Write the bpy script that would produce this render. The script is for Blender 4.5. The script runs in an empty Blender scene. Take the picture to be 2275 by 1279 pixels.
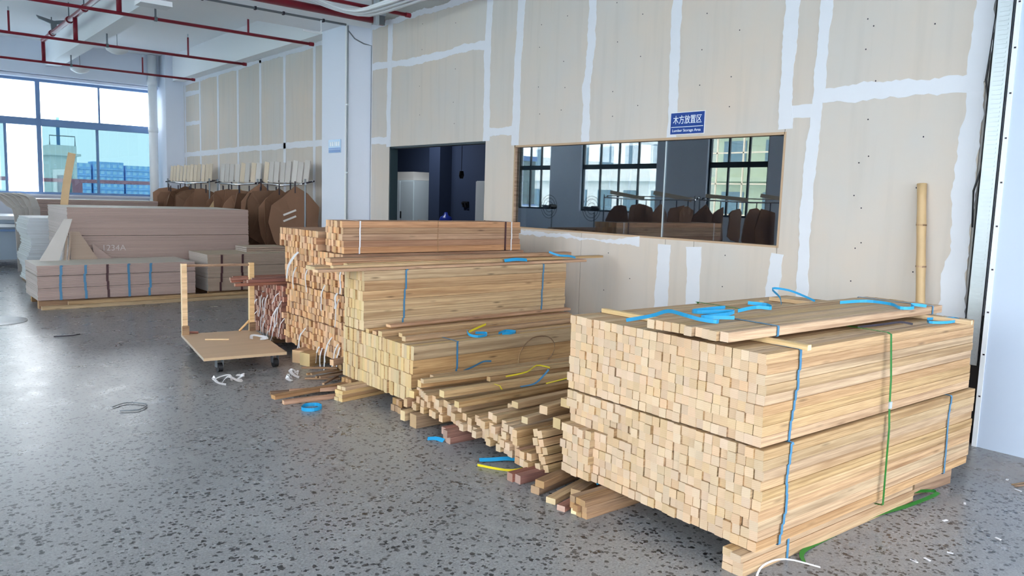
import bpy, math, random
from mathutils import Vector, Matrix
rnd = random.Random(11)
PI = math.pi
SC = bpy.context.scene
COL = SC.collection

# ------------------------------------------------------------------ camera
cd = bpy.data.cameras.new('camera'); cam = bpy.data.objects.new('camera', cd); COL.objects.link(cam)
cd.sensor_width = 36.0; cd.sensor_fit = 'HORIZONTAL'; cd.lens = 36.0*1722/2275
cd.clip_end = 2000; cd.clip_start = 0.05
r0 = Vector((0.77016406, -0.63709919, 0.03085366)); r1 = Vector((-0.04949559, -0.10791906, -0.99292682)); r2 = Vector((0.63592257, 0.76318943, -0.11464898))
cam.matrix_world = Matrix(((r0.x, -r1.x, -r2.x, 0), (r0.y, -r1.y, -r2.y, 0), (r0.z, -r1.z, -r2.z, 1.6), (0, 0, 0, 1)))
SC.camera = cam
# ------------------------------------------------------------------ sky and exposure
SC.view_settings.view_transform = 'Standard'; SC.view_settings.look = 'None'
SC.view_settings.gamma = 1.0; SC.view_settings.use_curve_mapping = False
SC.view_settings.exposure = 1.56
SC.cycles.max_bounces = 10; SC.cycles.diffuse_bounces = 6; SC.cycles.glossy_bounces = 4
SC.cycles.transparent_max_bounces = 16; SC.cycles.transmission_bounces = 6
SC.cycles.sample_clamp_indirect = 8.0
wd = bpy.data.worlds.new('overcast_sky'); SC.world = wd; wd.use_nodes = True
bg = wd.node_tree.nodes['Background']; bg.inputs[0].default_value = (0.91, 0.955, 1.0, 1); bg.inputs[1].default_value = 3.6

# ------------------------------------------------------------------ materials
def S(r, g, b):
    f = lambda c: (c/255/12.92) if c/255 <= 0.04045 else ((c/255+0.055)/1.055)**2.4
    return (f(r), f(g), f(b), 1.0)
class NT:
    def __init__(s, name):
        s.m = bpy.data.materials.new(name); s.m.use_nodes = True; s.t = s.m.node_tree
        s.b = s.t.nodes['Principled BSDF']
    def n(s, typ, **kw):
        x = s.t.nodes.new(typ)
        for k, v in kw.items():
            if k in ('operation', 'blend_type', 'data_type', 'wave_type', 'rings_direction', 'bands_direction', 'feature', 'noise_dimensions', 'use_clamp'): setattr(x, k, v)
            else: x.inputs[k].default_value = v
        return x
    def l(s, a, b): s.t.links.new(a, b)
    def math(s, op, a, b=None, c=None):
        x = s.t.nodes.new('ShaderNodeMath'); x.operation = op
        for i, v in enumerate((a, b, c)):
            if v is None: continue
            if isinstance(v, (int, float)): x.inputs[i].default_value = v
            else: s.l(v, x.inputs[i])
        return x.outputs[0]
    def mix(s, f, a, b, bt='MIX'):
        x = s.t.nodes.new('ShaderNodeMix'); x.data_type = 'RGBA'; x.blend_type = bt
        for sock, v in ((x.inputs[0], f), (x.inputs[6], a), (x.inputs[7], b)):
            if isinstance(v, (int, float, tuple)): sock.default_value = v
            else: s.l(v, sock)
        return x.outputs[2]
    def ramp(s, f, stops):
        x = s.t.nodes.new('ShaderNodeValToRGB'); e = x.color_ramp.elements
        while len(e) < len(stops): e.new(0.5)
        for el, (p, c) in zip(e, stops): el.position = p; el.color = c if isinstance(c, tuple) else (c, c, c, 1)
        s.l(f, x.inputs[0]); return x.outputs[0]
    def coords(s, scale, rand=True):
        tc = s.n('ShaderNodeTexCoord'); v = tc.outputs['Object']
        if rand:
            oi = s.n('ShaderNodeObjectInfo'); a = s.t.nodes.new('ShaderNodeVectorMath'); a.operation = 'ADD'
            mm = s.t.nodes.new('ShaderNodeVectorMath'); mm.operation = 'SCALE'; mm.inputs[0].default_value = (37.1, 11.7, 23.3); s.l(oi.outputs['Random'], mm.inputs[3])
            s.l(v, a.inputs[0]); s.l(mm.outputs[0], a.inputs[1]); v = a.outputs[0]
        mp = s.n('ShaderNodeMapping'); mp.inputs['Scale'].default_value = scale; s.l(v, mp.inputs[0])
        return mp.outputs[0]
def plain(name, c, rough=0.6, metal=0.0, var=0.05, vs=3.0, rand=0.0, spec=0.4):
    g = NT(name); nz = g.n('ShaderNodeTexNoise', Scale=vs, Detail=4.0); g.l(g.coords((1, 1, 1)), nz.inputs['Vector'])
    k = g.math('MULTIPLY_ADD', nz.outputs['Fac'], var*2, 1-var)
    if rand:
        oi = g.n('ShaderNodeObjectInfo'); k = g.math('MULTIPLY', k, g.math('MULTIPLY_ADD', oi.outputs['Random'], rand*2, 1-rand))
    cc = g.n('ShaderNodeCombineColor')
    for i in range(3): g.l(k, cc.inputs[i])
    g.l(g.mix(1.0, c, cc.outputs[0], 'MULTIPLY'), g.b.inputs['Base Color'])
    g.b.inputs['Roughness'].default_value = rough; g.b.inputs['Metallic'].default_value = metal; g.b.inputs['Specular IOR Level'].default_value = spec
    return g.m
def wood(name, c1, c2, cend, cend2, knot=0.5, rough=0.62, vr=0.13):
    g = NT(name)
    n1 = g.n('ShaderNodeTexNoise', Scale=1.0, Detail=5.0, Distortion=0.6); g.l(g.coords((0.9, 26, 26)), n1.inputs['Vector'])
    n2 = g.n('ShaderNodeTexNoise', Scale=1.0, Detail=2.0); g.l(g.coords((6, 300, 300)), n2.inputs['Vector'])
    side = g.ramp(n1.outputs['Fac'], [(0.3, c2), (0.5, c1), (0.72, tuple(min(1, x*1.12) for x in c1[:3])+(1,))])
    fg = g.ramp(n2.outputs['Fac'], [(0.42, 0.0), (0.62, 1.0)]); side = g.mix(g.math('MULTIPLY', fg, 0.5), side, c2, 'MIX')
    n4 = g.n('ShaderNodeTexNoise', Scale=1.0, Detail=1.0, Distortion=0.3); g.l(g.coords((0.35, 75, 75)), n4.inputs['Vector'])
    side = g.mix(g.math('MULTIPLY', g.ramp(n4.outputs['Fac'], [(0.5, 0.0), (0.64, 1.0)]), 0.42), side, tuple(x*0.72 for x in c2[:3])+(1,), 'MIX')
    vo = g.n('ShaderNodeTexVoronoi', Scale=1.0); g.l(g.coords((3.0, 17, 17)), vo.inputs['Vector'])
    kn = g.ramp(vo.outputs['Distance'], [(0.05, 1.0), (0.17, 0.0)])
    side = g.mix(g.math('MULTIPLY', kn, knot), side, tuple(x*0.28 for x in c2[:3])+(1,))
    tc = g.n('ShaderNodeTexCoord'); sp = g.n('ShaderNodeSeparateXYZ'); g.l(tc.outputs['Normal'], sp.inputs[0])
    ise = g.math('GREATER_THAN', g.math('ABSOLUTE', sp.outputs[0]), 0.8)
    wv = g.n('ShaderNodeTexWave', wave_type='RINGS', rings_direction='X', Scale=39.0, Distortion=2.5, Detail=2.0); g.l(g.coords((1, 1, 1)), wv.inputs['Vector'])
    n3 = g.n('ShaderNodeTexNoise', Scale=40.0, Detail=3.0); g.l(g.coords((0.2, 1, 1)), n3.inputs['Vector'])
    ec = g.mix(g.math('MULTIPLY', wv.outputs['Fac'], 0.28), cend, cend2); ec = g.mix(g.math('MULTIPLY', n3.outputs['Fac'], 0.35), ec, cend2)
    c = g.mix(ise, side, ec)
    oi = g.n('ShaderNodeObjectInfo'); hs = g.n('ShaderNodeHueSaturation')
    r2_ = g.math('FRACT', g.math('MULTIPLY', oi.outputs['Random'], 91.7)); r3_ = g.math('FRACT', g.math('MULTIPLY', oi.outputs['Random'], 517.3))
    g.l(g.math('MULTIPLY_ADD', oi.outputs['Random'], vr*2, 1-vr), hs.inputs['Value'])
    g.l(g.math('MULTIPLY_ADD', r2_, 0.22, 0.82), hs.inputs['Saturation']); g.l(g.math('MULTIPLY_ADD', r3_, 0.012, 0.494), hs.inputs['Hue'])
    g.l(c, hs.inputs['Color']); g.l(hs.outputs[0], g.b.inputs['Base Color'])
    g.b.inputs['Roughness'].default_value = rough; g.b.inputs['Specular IOR Level'].default_value = 0.25
    return g.m
def ply(name, edge, edge2, face):
    g = NT(name)
    n1 = g.n('ShaderNodeTexNoise', Scale=1.0, Detail=4.0); g.l(g.coords((1.2, 1.2, 160)), n1.inputs['Vector'])
    e = g.mix(n1.outputs['Fac'], edge, edge2)
    n2 = g.n('ShaderNodeTexNoise', Scale=1.0, Detail=4.0, Distortion=0.4); g.l(g.coords((0.7, 12, 12)), n2.inputs['Vector'])
    f = g.mix(n2.outputs['Fac'], face, tuple(x*0.78 for x in face[:3])+(1,))
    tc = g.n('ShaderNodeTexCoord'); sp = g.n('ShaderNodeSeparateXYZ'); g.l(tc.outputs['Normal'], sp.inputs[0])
    e = g.mix(g.math('GREATER_THAN', g.math('ABSOLUTE', sp.outputs[0]), 0.7), e, tuple(.55*x+.45*.62 for x in edge[:3])+(1,))  # end faces paler: window light on them put into the colour
    c = g.mix(g.math('GREATER_THAN', g.math('ABSOLUTE', sp.outputs[2]), 0.7), e, f)
    oi = g.n('ShaderNodeObjectInfo'); hs = g.n('ShaderNodeHueSaturation'); g.l(g.math('MULTIPLY_ADD', oi.outputs['Random'], 0.12, 0.94), hs.inputs['Value'])
    g.l(c, hs.inputs['Color']); g.l(hs.outputs[0], g.b.inputs['Base Color']); g.b.inputs['Roughness'].default_value = 0.6
    return g.m
def glass(name, tint, refl, rough=0.0):
    g = NT(name); t = g.t; t.nodes.remove(g.b)
    tr = t.nodes.new('ShaderNodeBsdfTransparent'); tr.inputs[0].default_value = tint
    gl = t.nodes.new('ShaderNodeBsdfGlossy'); gl.inputs['Roughness'].default_value = rough; gl.inputs[0].default_value = (1, 1, 1, 1)
    lw = t.nodes.new('ShaderNodeLayerWeight'); lw.inputs[0].default_value = 0.35
    k = g.math('MULTIPLY_ADD', lw.outputs['Fresnel'], 0.5, refl)
    mx = t.nodes.new('ShaderNodeMixShader'); g.l(k, mx.inputs[0]); g.l(tr.outputs[0], mx.inputs[1]); g.l(gl.outputs[0], mx.inputs[2])
    g.l(mx.outputs[0], t.nodes['Material Output'].inputs[0]); return g.m
def floor_mat():
    g = NT('ground_aggregate_concrete'); v = g.coords((1, 1, 1), False)
    warp = g.n('ShaderNodeTexNoise', Scale=48.0, Detail=3.0); g.l(v, warp.inputs['Vector'])
    wv = g.t.nodes.new('ShaderNodeVectorMath'); wv.operation = 'MULTIPLY_ADD'; wv.inputs[1].default_value = (0.034, 0.034, 0.0); g.l(warp.outputs['Color'], wv.inputs[0]); g.l(v, wv.inputs[2])
    vo = g.n('ShaderNodeTexVoronoi', Scale=39.0); g.l(wv.outputs[0], vo.inputs['Vector'])
    sp = g.n('ShaderNodeSeparateColor'); g.l(vo.outputs['Color'], sp.inputs[0])
    big = g.n('ShaderNodeTexNoise', Scale=0.55, Detail=5.0); g.l(v, big.inputs['Vector'])
    thr = g.math('MULTIPLY_ADD', sp.outputs[0], 0.42, 0.12)
    chip = g.math('MULTIPLY', g.math('LESS_THAN', vo.outputs['Distance'], thr), g.math('GREATER_THAN', sp.outputs[1], 0.30))
    vo2 = g.n('ShaderNodeTexVoronoi', Scale=120.0); g.l(wv.outputs[0], vo2.inputs['Vector'])
    sp2 = g.n('ShaderNodeSeparateColor'); g.l(vo2.outputs['Color'], sp2.inputs[0])
    chip2 = g.math('MULTIPLY', g.math('LESS_THAN', vo2.outputs['Distance'], 0.34), g.math('GREATER_THAN', sp2.outputs[0], 0.72))
    fine = g.n('ShaderNodeTexNoise', Scale=85.0, Detail=5.0, Roughness=0.7); g.l(v, fine.inputs['Vector'])
    med = g.n('ShaderNodeTexNoise', Scale=4.0, Detail=6.0, Roughness=0.65); g.l(v, med.inputs['Vector'])
    base = g.ramp(fine.outputs['Fac'], [(0.3, S(100, 99, 100)), (0.5, S(128, 127, 128)), (0.7, S(152, 151, 151))])
    base = g.mix(g.ramp(big.outputs['Fac'], [(0.35, 0.0), (0.7, 0.4)]), base, S(160, 161, 164))
    base = g.mix(g.ramp(med.outputs['Fac'], [(0.54, 0.0), (0.74, 0.4)]), base, S(168, 168, 168))
    keep = g.ramp(med.outputs['Fac'], [(0.45, 1.0), (0.8, 0.6)])
    dark = g.mix(sp.outputs[2], S(36, 36, 40), S(66, 65, 67))
    base = g.mix(g.math('MULTIPLY', chip2, 0.5), base, S(84, 84, 86))
    base = g.mix(g.math('MULTIPLY', chip, keep), base, dark)
    ge = g.t.nodes.new('ShaderNodeVectorMath'); ge.operation = 'DISTANCE'; ge.inputs[1].default_value = (5.5, 1.55, 0); g.l(v, ge.inputs[0])
    dst = g.math('MULTIPLY', g.ramp(g.math('ADD', ge.outputs['Value'], g.math('MULTIPLY', med.outputs['Fac'], 0.8)), [(0.45, 1.0), (1.0, 0.0)]), 0.6)
    base = g.mix(dst, base, S(142, 122, 104))
    g.l(base, g.b.inputs['Base Color'])
    g.l(g.ramp(med.outputs['Fac'], [(0.3, 0.25), (0.75, 0.34)]), g.b.inputs['Roughness'])
    g.b.inputs['Specular IOR Level'].default_value = 0.5
    return g.m
def gyp_mat():
    g = NT('wall_gypsum_paper'); n1 = g.n('ShaderNodeTexNoise', Scale=0.8, Detail=5.0, Roughness=0.6); g.l(g.coords((1, 1, .8), False), n1.inputs['Vector'])
    n2 = g.n('ShaderNodeTexNoise', Scale=1.0, Detail=4.0); g.l(g.coords((9, 9, .7), False), n2.inputs['Vector'])
    c = g.mix(g.ramp(n1.outputs['Fac'], [(.35, 0.0), (.65, 1.0)]), S(212, 198, 184), S(203, 198, 192)); c = g.mix(g.ramp(n2.outputs['Fac'], [(.5, 0.0), (.75, .35)]), c, S(186, 180, 172))
    oi = g.n('ShaderNodeObjectInfo'); hs = g.n('ShaderNodeHueSaturation'); g.l(g.math('MULTIPLY_ADD', oi.outputs['Random'], .06, .97), hs.inputs['Value']); g.l(c, hs.inputs['Color'])
    g.l(hs.outputs[0], g.b.inputs['Base Color']); g.b.inputs['Roughness'].default_value = .85; g.b.inputs['Specular IOR Level'].default_value = .2
    return g.m
M = dict(
 pale=wood('pine_pale', S(196, 162, 120), S(150, 114, 76), S(226, 196, 160), S(202, 160, 120), 0.5, vr=0.10),
 yellow=wood('pine_yellow', S(198, 162, 116), S(158, 118, 76), S(228, 200, 150), S(204, 168, 114), 0.7, vr=0.12),
 red=wood('larch_red', S(188, 142, 104), S(148, 102, 70), S(230, 188, 140), S(204, 146, 98), 0.6, vr=0.2),
 dred=wood('weathered_red', S(164, 108, 90), S(122, 76, 62), S(206, 168, 148), S(160, 118, 102), 0.4, vr=0.26),
 dirty=wood('old_dunnage', S(160, 126, 92), S(118, 84, 58), S(196, 158, 112), S(160, 116, 76), 0.5, vr=0.2),
 white_plank=wood('fresh_batten', S(226, 190, 136), S(204, 160, 104), S(240, 214, 166), S(222, 186, 132), 0.2),
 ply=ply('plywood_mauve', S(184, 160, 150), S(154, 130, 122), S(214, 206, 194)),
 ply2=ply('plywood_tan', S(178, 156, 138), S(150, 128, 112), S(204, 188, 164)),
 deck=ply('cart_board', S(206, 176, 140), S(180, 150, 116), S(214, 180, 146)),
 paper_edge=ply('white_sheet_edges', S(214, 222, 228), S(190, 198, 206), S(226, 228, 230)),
 paint=plain('white_bluish_paint', S(220, 226, 238), 0.7, var=0.02, vs=0.8),  # blue of the skylight put into the white paint
 ceil=plain('ceiling_paint', S(243, 245, 247), 0.8, var=0.02, vs=0.5),
 gyp=gyp_mat(),
 gypback=plain('gypsum_core', S(170, 168, 164), 0.9),
 compound=plain('joint_compound', S(222, 224, 230), 0.8, var=0.03, vs=6, spec=0.2),
 navy=plain('dark_room_paint', S(46, 58, 84), 0.8, var=0.05, vs=0.8),
 redpaint=plain('red_pipe_paint', S(132, 26, 44), 0.35, var=0.06, vs=6),
 galv=plain('galvanised_steel', S(206, 214, 220), 0.38, metal=0.6, var=0.1, vs=14),
 steel=plain('grey_steel', S(120, 126, 132), 0.45, metal=0.6),
 chrome=plain('bright_chrome_tube', S(228, 230, 232), 0.15, metal=0.9),
 black=plain('black_rubber', S(26, 26, 30), 0.5),
 hook=plain('dark_hooks', S(44, 38, 50), 0.6),
 white=plain('white_plastic', S(232, 234, 236), 0.5, var=0.02),
 film=plain('white_strap_plastic', S(222, 220, 222), 0.45, var=0.05, vs=9),
 blue=plain('blue_strap', S(38, 152, 204), 0.35, var=0.08, vs=12, rand=0.12),
 bluedk=plain('blue_grey_strap', S(70, 124, 160), 0.4, var=0.08, vs=12, rand=0.12),
 dkstrap=plain('dark_strap', S(70, 40, 44), 0.5),
 green=plain('green_strap', S(34, 112, 34), 0.4, var=0.1, vs=12),
 yellowst=plain('yellow_strap', S(226, 206, 40), 0.4),
 signblue=plain('sign_blue', S(18, 62, 142), 0.4, var=0.04),
 signpale=plain('sign_pale_blue', S(168, 202, 232), 0.4, var=0.03),
 signband=plain('sign_band_blue', S(72, 124, 190), 0.4, var=0.03),
 lettering=plain('white_lettering', S(238, 246, 252), 0.5, var=0.01),
 chalk=plain('chalk', S(200, 190, 190), 0.9, var=0.02),
 frame=plain('window_frame_grey', S(112, 142, 184), 0.5, var=0.04),  # bloom around the bright panes put into the lighter blue
 framegreen=plain('window_frame_dark', S(40, 56, 62), 0.5, var=0.04),
 kraft=plain('brown_kraft_card', S(134, 102, 82), 0.85, var=0.1, vs=3, rand=0.38, spec=0.15),
 boardgrey=plain('grey_card_template', S(204, 198, 192), 0.8, var=0.04, rand=0.08),
 boardcream=plain('cream_card_template', S(212, 194, 170), 0.8, var=0.05, rand=0.1),
 machine=plain('machine_grey_blue', S(150, 166, 182), 0.5, var=0.04),
 machinetop=plain('machine_top', S(216, 220, 226), 0.4),
 bluebox=plain('blue_panel', S(60, 120, 170), 0.5),
 bamboo=plain('bamboo', S(200, 168, 124), 0.45, var=0.12, vs=9),
 cabinet=plain('white_cabinet_metal', S(206, 216, 220), 0.4, var=0.02),
 facade=plain('facade_white', S(226, 226, 220), 0.8, var=0.05, vs=0.2),
 facade2=plain('facade_greenish', S(176, 186, 160), 0.8, var=0.15, vs=0.5),
 farblue=plain('far_blue_block', S(150, 192, 238), 0.8, var=0.06, vs=0.05),  # distance haze put into the blue of the buildings
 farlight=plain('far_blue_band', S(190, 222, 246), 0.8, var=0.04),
 winglass=plain('dark_window', S(96, 122, 132), 0.2, var=0.1, rand=0.2),
 pinkrail=plain('red_white_rail', S(226, 150, 160), 0.5),
 ground=plain('outdoor_ground', S(170, 190, 200), 0.9, var=0.1, vs=0.1),
 glassclear=glass('clear_window_glass', (0.97, 0.98, 0.98, 1), 0.02),
 glassblue=glass('tinted_window_glass', (0.23, 0.30, 0.315, 1), 0.02),
 glassbig=glass('partition_glass', (0.55, 0.62, 0.66, 1), 0.16),
 floor=floor_mat())

# ------------------------------------------------------------------ mesh helpers
class MB:
    def __init__(s): s.v = []; s.f = []
    def box(s, x0, x1, y0, y1, z0, z1):
        b = len(s.v); s.v += [(x0, y0, z0), (x1, y0, z0), (x1, y1, z0), (x0, y1, z0), (x0, y0, z1), (x1, y0, z1), (x1, y1, z1), (x0, y1, z1)]
        s.f += [tuple(b+i for i in q) for q in ((0, 3, 2, 1), (4, 5, 6, 7), (0, 1, 5, 4), (1, 2, 6, 5), (2, 3, 7, 6), (3, 0, 4, 7))]; return s
    def tube(s, pts, r, n=8, cap=True, smoothr=None):
        P = [Vector(p) for p in pts]; rings = []
        up = Vector((0, 0, 1))
        for i, p in enumerate(P):
            t = (P[min(i+1, len(P)-1)]-P[max(i-1, 0)]).normalized()
            a = t.cross(up)
            if a.length < 1e-3: a = t.cross(Vector((0, 1, 0)))
            a.normalize(); b = t.cross(a); rr = r[i] if isinstance(r, (list, tuple)) else r
            base = len(s.v)
            for k in range(n): q = p+a*rr*math.cos(2*PI*k/n)+b*rr*math.sin(2*PI*k/n); s.v.append(tuple(q))
            rings.append(base)
        for i in range(len(rings)-1):
            for k in range(n): s.f.append((rings[i]+k, rings[i]+(k+1) % n, rings[i+1]+(k+1) % n, rings[i+1]+k))
        if cap: s.f.append(tuple(rings[0]+k for k in range(n))[::-1]); s.f.append(tuple(rings[-1]+k for k in range(n)))
        return s
    def ribbon(s, pts, w, wdir, th=0.0012):
        P = [Vector(p) for p in pts]; rows = []
        for i, p in enumerate(P):
            t = (P[min(i+1, len(P)-1)]-P[max(i-1, 0)]); t = t.normalized() if t.length > 1e-6 else Vector((1, 0, 0))
            W = Vector(wdir[i] if isinstance(wdir, list) else wdir); W = W-t*W.dot(t)
            W = W.normalized() if W.length > 1e-4 else t.orthogonal().normalized()
            N = t.cross(W)*th/2; W = W*w/2; b = len(s.v)
            s.v += [tuple(p-W-N), tuple(p+W-N), tuple(p+W+N), tuple(p-W+N)]; rows.append(b)
        for a, b in zip(rows, rows[1:]):
            for k in range(4): s.f.append((a+k, a+(k+1) % 4, b+(k+1) % 4, b+k))
        s.f.append(tuple(rows[0]+k for k in (3, 2, 1, 0))); s.f.append(tuple(rows[-1]+k for k in range(4)))
        return s
    def lathe(s, prof, n=20, c=(0, 0, 0)):
        base = len(s.v)
        for r, z in prof:
            for k in range(n): s.v.append((c[0]+r*math.cos(2*PI*k/n), c[1]+r*math.sin(2*PI*k/n), c[2]+z))
        for i in range(len(prof)-1):
            for k in range(n): s.f.append((base+i*n+k, base+i*n+(k+1) % n, base+(i+1)*n+(k+1) % n, base+(i+1)*n+k))
        s.f.append(tuple(base+k for k in range(n))[::-1]); s.f.append(tuple(base+(len(prof)-1)*n+k for k in range(n)))
        return s
    def poly(s, outline, th, plane='xz'):   # extruded outline, centred thickness
        b = len(s.v); n = len(outline)
        for d in (-th/2, th/2):
            for a, c in outline: s.v.append((a, d, c) if plane == 'xz' else ((d, a, c) if plane == 'yz' else (a, c, d)))
        s.f.append(tuple(b+i for i in range(n))); s.f.append(tuple(b+n+i for i in range(n))[::-1])
        for i in range(n): s.f.append((b+i, b+n+i, b+n+(i+1) % n, b+(i+1) % n))
        return s
    def mesh(s, name, mat, smooth=False):
        me = bpy.data.meshes.new(name); me.from_pydata(s.v, [], s.f); me.materials.append(mat)
        import bmesh as bm_
        bm = bm_.new(); bm.from_mesh(me); bm_.ops.recalc_face_normals(bm, faces=bm.faces); bm.to_mesh(me); bm.free()
        if smooth:
            for p in me.polygons: p.use_smooth = len(p.vertices) <= 4
        return me
    def obj(s, name, mat, parent=None, smooth=False, **kw): return link(name, s.mesh(name, mat, smooth), parent, **kw)
def link(name, me, parent=None, loc=(0, 0, 0), rot=(0, 0, 0), label=None, cat=None, group=None, kind=None):
    o = bpy.data.objects.new(name, me); COL.objects.link(o); o.location = loc; o.rotation_euler = rot
    if parent: o.parent = parent
    return tag(o, label, cat, group, kind)
def tag(o, label=None, cat=None, group=None, kind=None):
    for k, v in (('label', label), ('category', cat), ('group', group), ('kind', kind)):
        if v: o[k] = v
    return o
def thing(name, label, cat, loc=(0, 0, 0), rotz=0.0, group=None):
    o = link(name, None, None, loc, (0, 0, rotz), label, cat, group); o.empty_display_size = 0.1; return o
def bx(name, mat, x0, x1, y0, y1, z0, z1, parent=None, **kw): return MB().box(x0, x1, y0, y1, z0, z1).obj(name, mat, parent, **kw)
def struct(o, label, cat): return tag(o, label, cat, None, 'structure')
def smooth(P, n=4):
    P = [Vector(p) for p in P]; out = []
    for i in range(len(P)-1):
        p0, p1, p2, p3 = P[max(i-1, 0)], P[i], P[i+1], P[min(i+2, len(P)-1)]
        for k in range(n):
            t = k/n; out.append(tuple(0.5*((2*p1)+(p2-p0)*t+(2*p0-5*p1+4*p2-p3)*t*t+(3*p1-p0-3*p2+p3)*t**3)))
    return out+[tuple(P[-1])]
_st = {}
def stick_mesh(L, w, h, mat, ch=0.0016):
    key = (round(L, 3), round(w, 4), round(h, 4), mat.name)
    if key in _st: return _st[key]
    a, b = w/2, h/2; prof = [(-a+ch, -b), (a-ch, -b), (a, -b+ch), (a, b-ch), (a-ch, b), (-a+ch, b), (-a, b-ch), (-a, -b+ch)]
    m = MB()
    for x in (-L/2, L/2): m.v += [(x, y, z) for y, z in prof]
    m.f = [tuple(range(7, -1, -1)), tuple(range(8, 16))]+[(i, (i+1) % 8, 8+(i+1) % 8, 8+i) for i in range(8)]
    _st[key] = m.mesh('stick', mat); return _st[key]

# ------------------------------------------------------------------ setting: floor, ceiling, beams
struct(bx('floor', M['floor'], -6, 9.8, -10, 21, -0.2, 0), 'polished grey aggregate concrete floor with dark stone chips', 'floor')
ce = struct(bx('ceiling', M['ceil'], -6, 6.3, -10, 20.7, 4.72, 4.95), 'white painted concrete ceiling slab', 'ceiling')
for k, (x0, x1, y0, y1, z0) in enumerate([(-6, 6.2, 10.7, 11.47, 4.07), (-6, 6.2, 1.9, 2.6, 4.12), (-6, 6.2, -7.2, -6.5, 4.12), (3.19, 3.47, 11.47, 20.2, 4.2), (3.19, 3.47, 2.6, 10.7, 4.2), (-1.6, -1.3, -6.5, 20.2, 4.2)]):
    bx('ceiling_beam', M['ceil'], x0, x1, y0, y1, z0, 4.72, ce)
bx('perimeter_beam', M['ceil'], 5.74, 6.0, 11.47, 19.7, 4.12, 4.72, ce)
bx('perimeter_beam', M['paint'], -6, 5.57, 20.2, 20.5, 4.0, 4.72, ce)

# ------------------------------------------------------------------ right wall with gypsum boards
WX = 6.0
wr = MB()
wr.box(WX, WX+0.1, 2.14, 3.66, 0, 4.72).box(WX, WX+0.1, 3.66, 7.22, 0, 1.26).box(WX, WX+0.1, 3.66, 7.22, 2.215, 4.72)
wr.box(WX, WX+0.1, 7.22, 7.79, 0, 4.72).box(WX, WX+0.1, 7.79, 10.12, 2.3, 4.72).box(WX, WX+0.1, 10.12, 20.6, 0, 4.72)
wr = struct(wr.obj('wall_right', M['gypback']), 'partition wall of unpainted gypsum boards with white filled joints', 'wall')
G = 0.003
def board(y0, y1, z0, z1): bx('gypsum_board', M['gyp'], WX-0.012, WX, y0+G, y1-G, z0+G, z1-G, wr)
for b in [(2.15, 3.38, 0, 2.5), (2.15, 3.38, 2.5, 4.12), (3.38, 3.66, 0, 2.37), (3.38, 3.66, 2.37, 4.12),
          (3.66, 4.53, 0, 1.26), (4.53, 4.87, 0, 1.26), (4.87, 6.03, 0, 1.26), (6.03, 7.22, 0, 1.26),
          (3.66, 4.87, 2.215, 4.12), (4.87, 6.03, 2.215, 4.12), (6.03, 7.2, 2.215, 4.12), (7.2, 7.79, 2.4, 4.12), (7.22, 7.79, 0, 2.4),
          (7.79, 10.12, 2.3, 3.48), (7.79, 10.12, 3.48, 4.12), (10.12, 10.68, 0, 2.4), (10.12, 10.68, 2.4, 3.5), (10.12, 10.68, 3.5, 4.12)]: board(*b)
fy = [11.47, 12.62, 13.85, 14.99, 16.18, 17.35, 18.53, 19.7]
for a, b in zip(fy, fy[1:]):
    board(a, b, 0, 2.43)
    if a > 18.4: board(a, b, 2.43, 3.13); board(a, b, 3.13, 3.8); board(a, b, 3.8, 4.12)
    else: board(a, b, 2.43, 4.12)
_ti = [0]
def tape(pts, w, rag=0.012, step=0.03):
    rag *= 0.55
    _ti[0] += 1; off = WX-0.0125-0.0004*(_ti[0] % 6); P = [Vector((0, a, b)) for a, b in pts]; C = []
    for a, b in zip(P, P[1:]):
        n = max(1, int((b-a).length/step)); C += [a+(b-a)*i/n for i in range(n)]
    C.append(P[-1]); L = []; R = []; dl = dr = 0
    for i, c in enumerate(C):
        t = (C[min(i+1, len(C)-1)]-C[max(i-1, 0)]).normalized(); nn = Vector((0, -t.z, t.y))
        dl = dl*0.82+rnd.uniform(-rag, rag); dr = dr*0.82+rnd.uniform(-rag, rag)
        L.append(c+nn*(w/2+dl)); R.append(c-nn*(w/2+dr))
    m = MB(); n = len(C)
    for X in (off-0.002, WX-0.0118):
        for q in L+R: m.v.append((X, q.y, q.z))
    for i in range(n-1):
        a, b, c, d = i, i+1, n+i+1, n+i
        m.f += [(a, b, c, d), (2*n+d, 2*n+c, 2*n+b, 2*n+a), (a, 2*n+a, 2*n+b, b), (d, c, 2*n+c, 2*n+d)]
    m.f += [(0, n, 3*n, 2*n), (n-1, 3*n-1, 4*n-1, 2*n-1)]
    m.obj('joint_tape', M['compound'], wr)
tape([(2.19, 0), (2.2, 0.9), (2.2, 2.0), (2.2, 2.5), (2.18, 4.1)], 0.11, 0.018); tape([(2.3, 0.62), (2.26, 0.9), (2.23, 1.3), (2.25, 1.9), (2.22, 2.4)], 0.1, 0.02)
tape([(3.34, 2.5), (2.8, 2.51), (2.4, 2.5), (2.17, 2.5)], 0.125, 0.02)
tape([(3.41, 0), (3.40, 0.9), (3.42, 1.8), (3.38, 2.5), (3.36, 4.1)], 0.10)
tape([(3.66, 2.25), (3.67, 2.6), (3.66, 4.1)], 0.13, 0.014); tape([(3.67, 2.38), (3.42, 2.40)], 0.11)
tape([(4.865, 2.23), (4.87, 3.0), (4.88, 4.1)], 0.11); tape([(6.03, 2.23), (6.04, 2.8), (6.0, 3.2), (6.01, 4.1)], 0.11, 0.016)
tape([(7.21, 2.23), (7.21, 2.5), (7.2, 3.2), (7.16, 4.1)], 0.13); tape([(7.78, 2.3), (7.80, 3.4), (7.76, 4.1)], 0.13)
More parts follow.
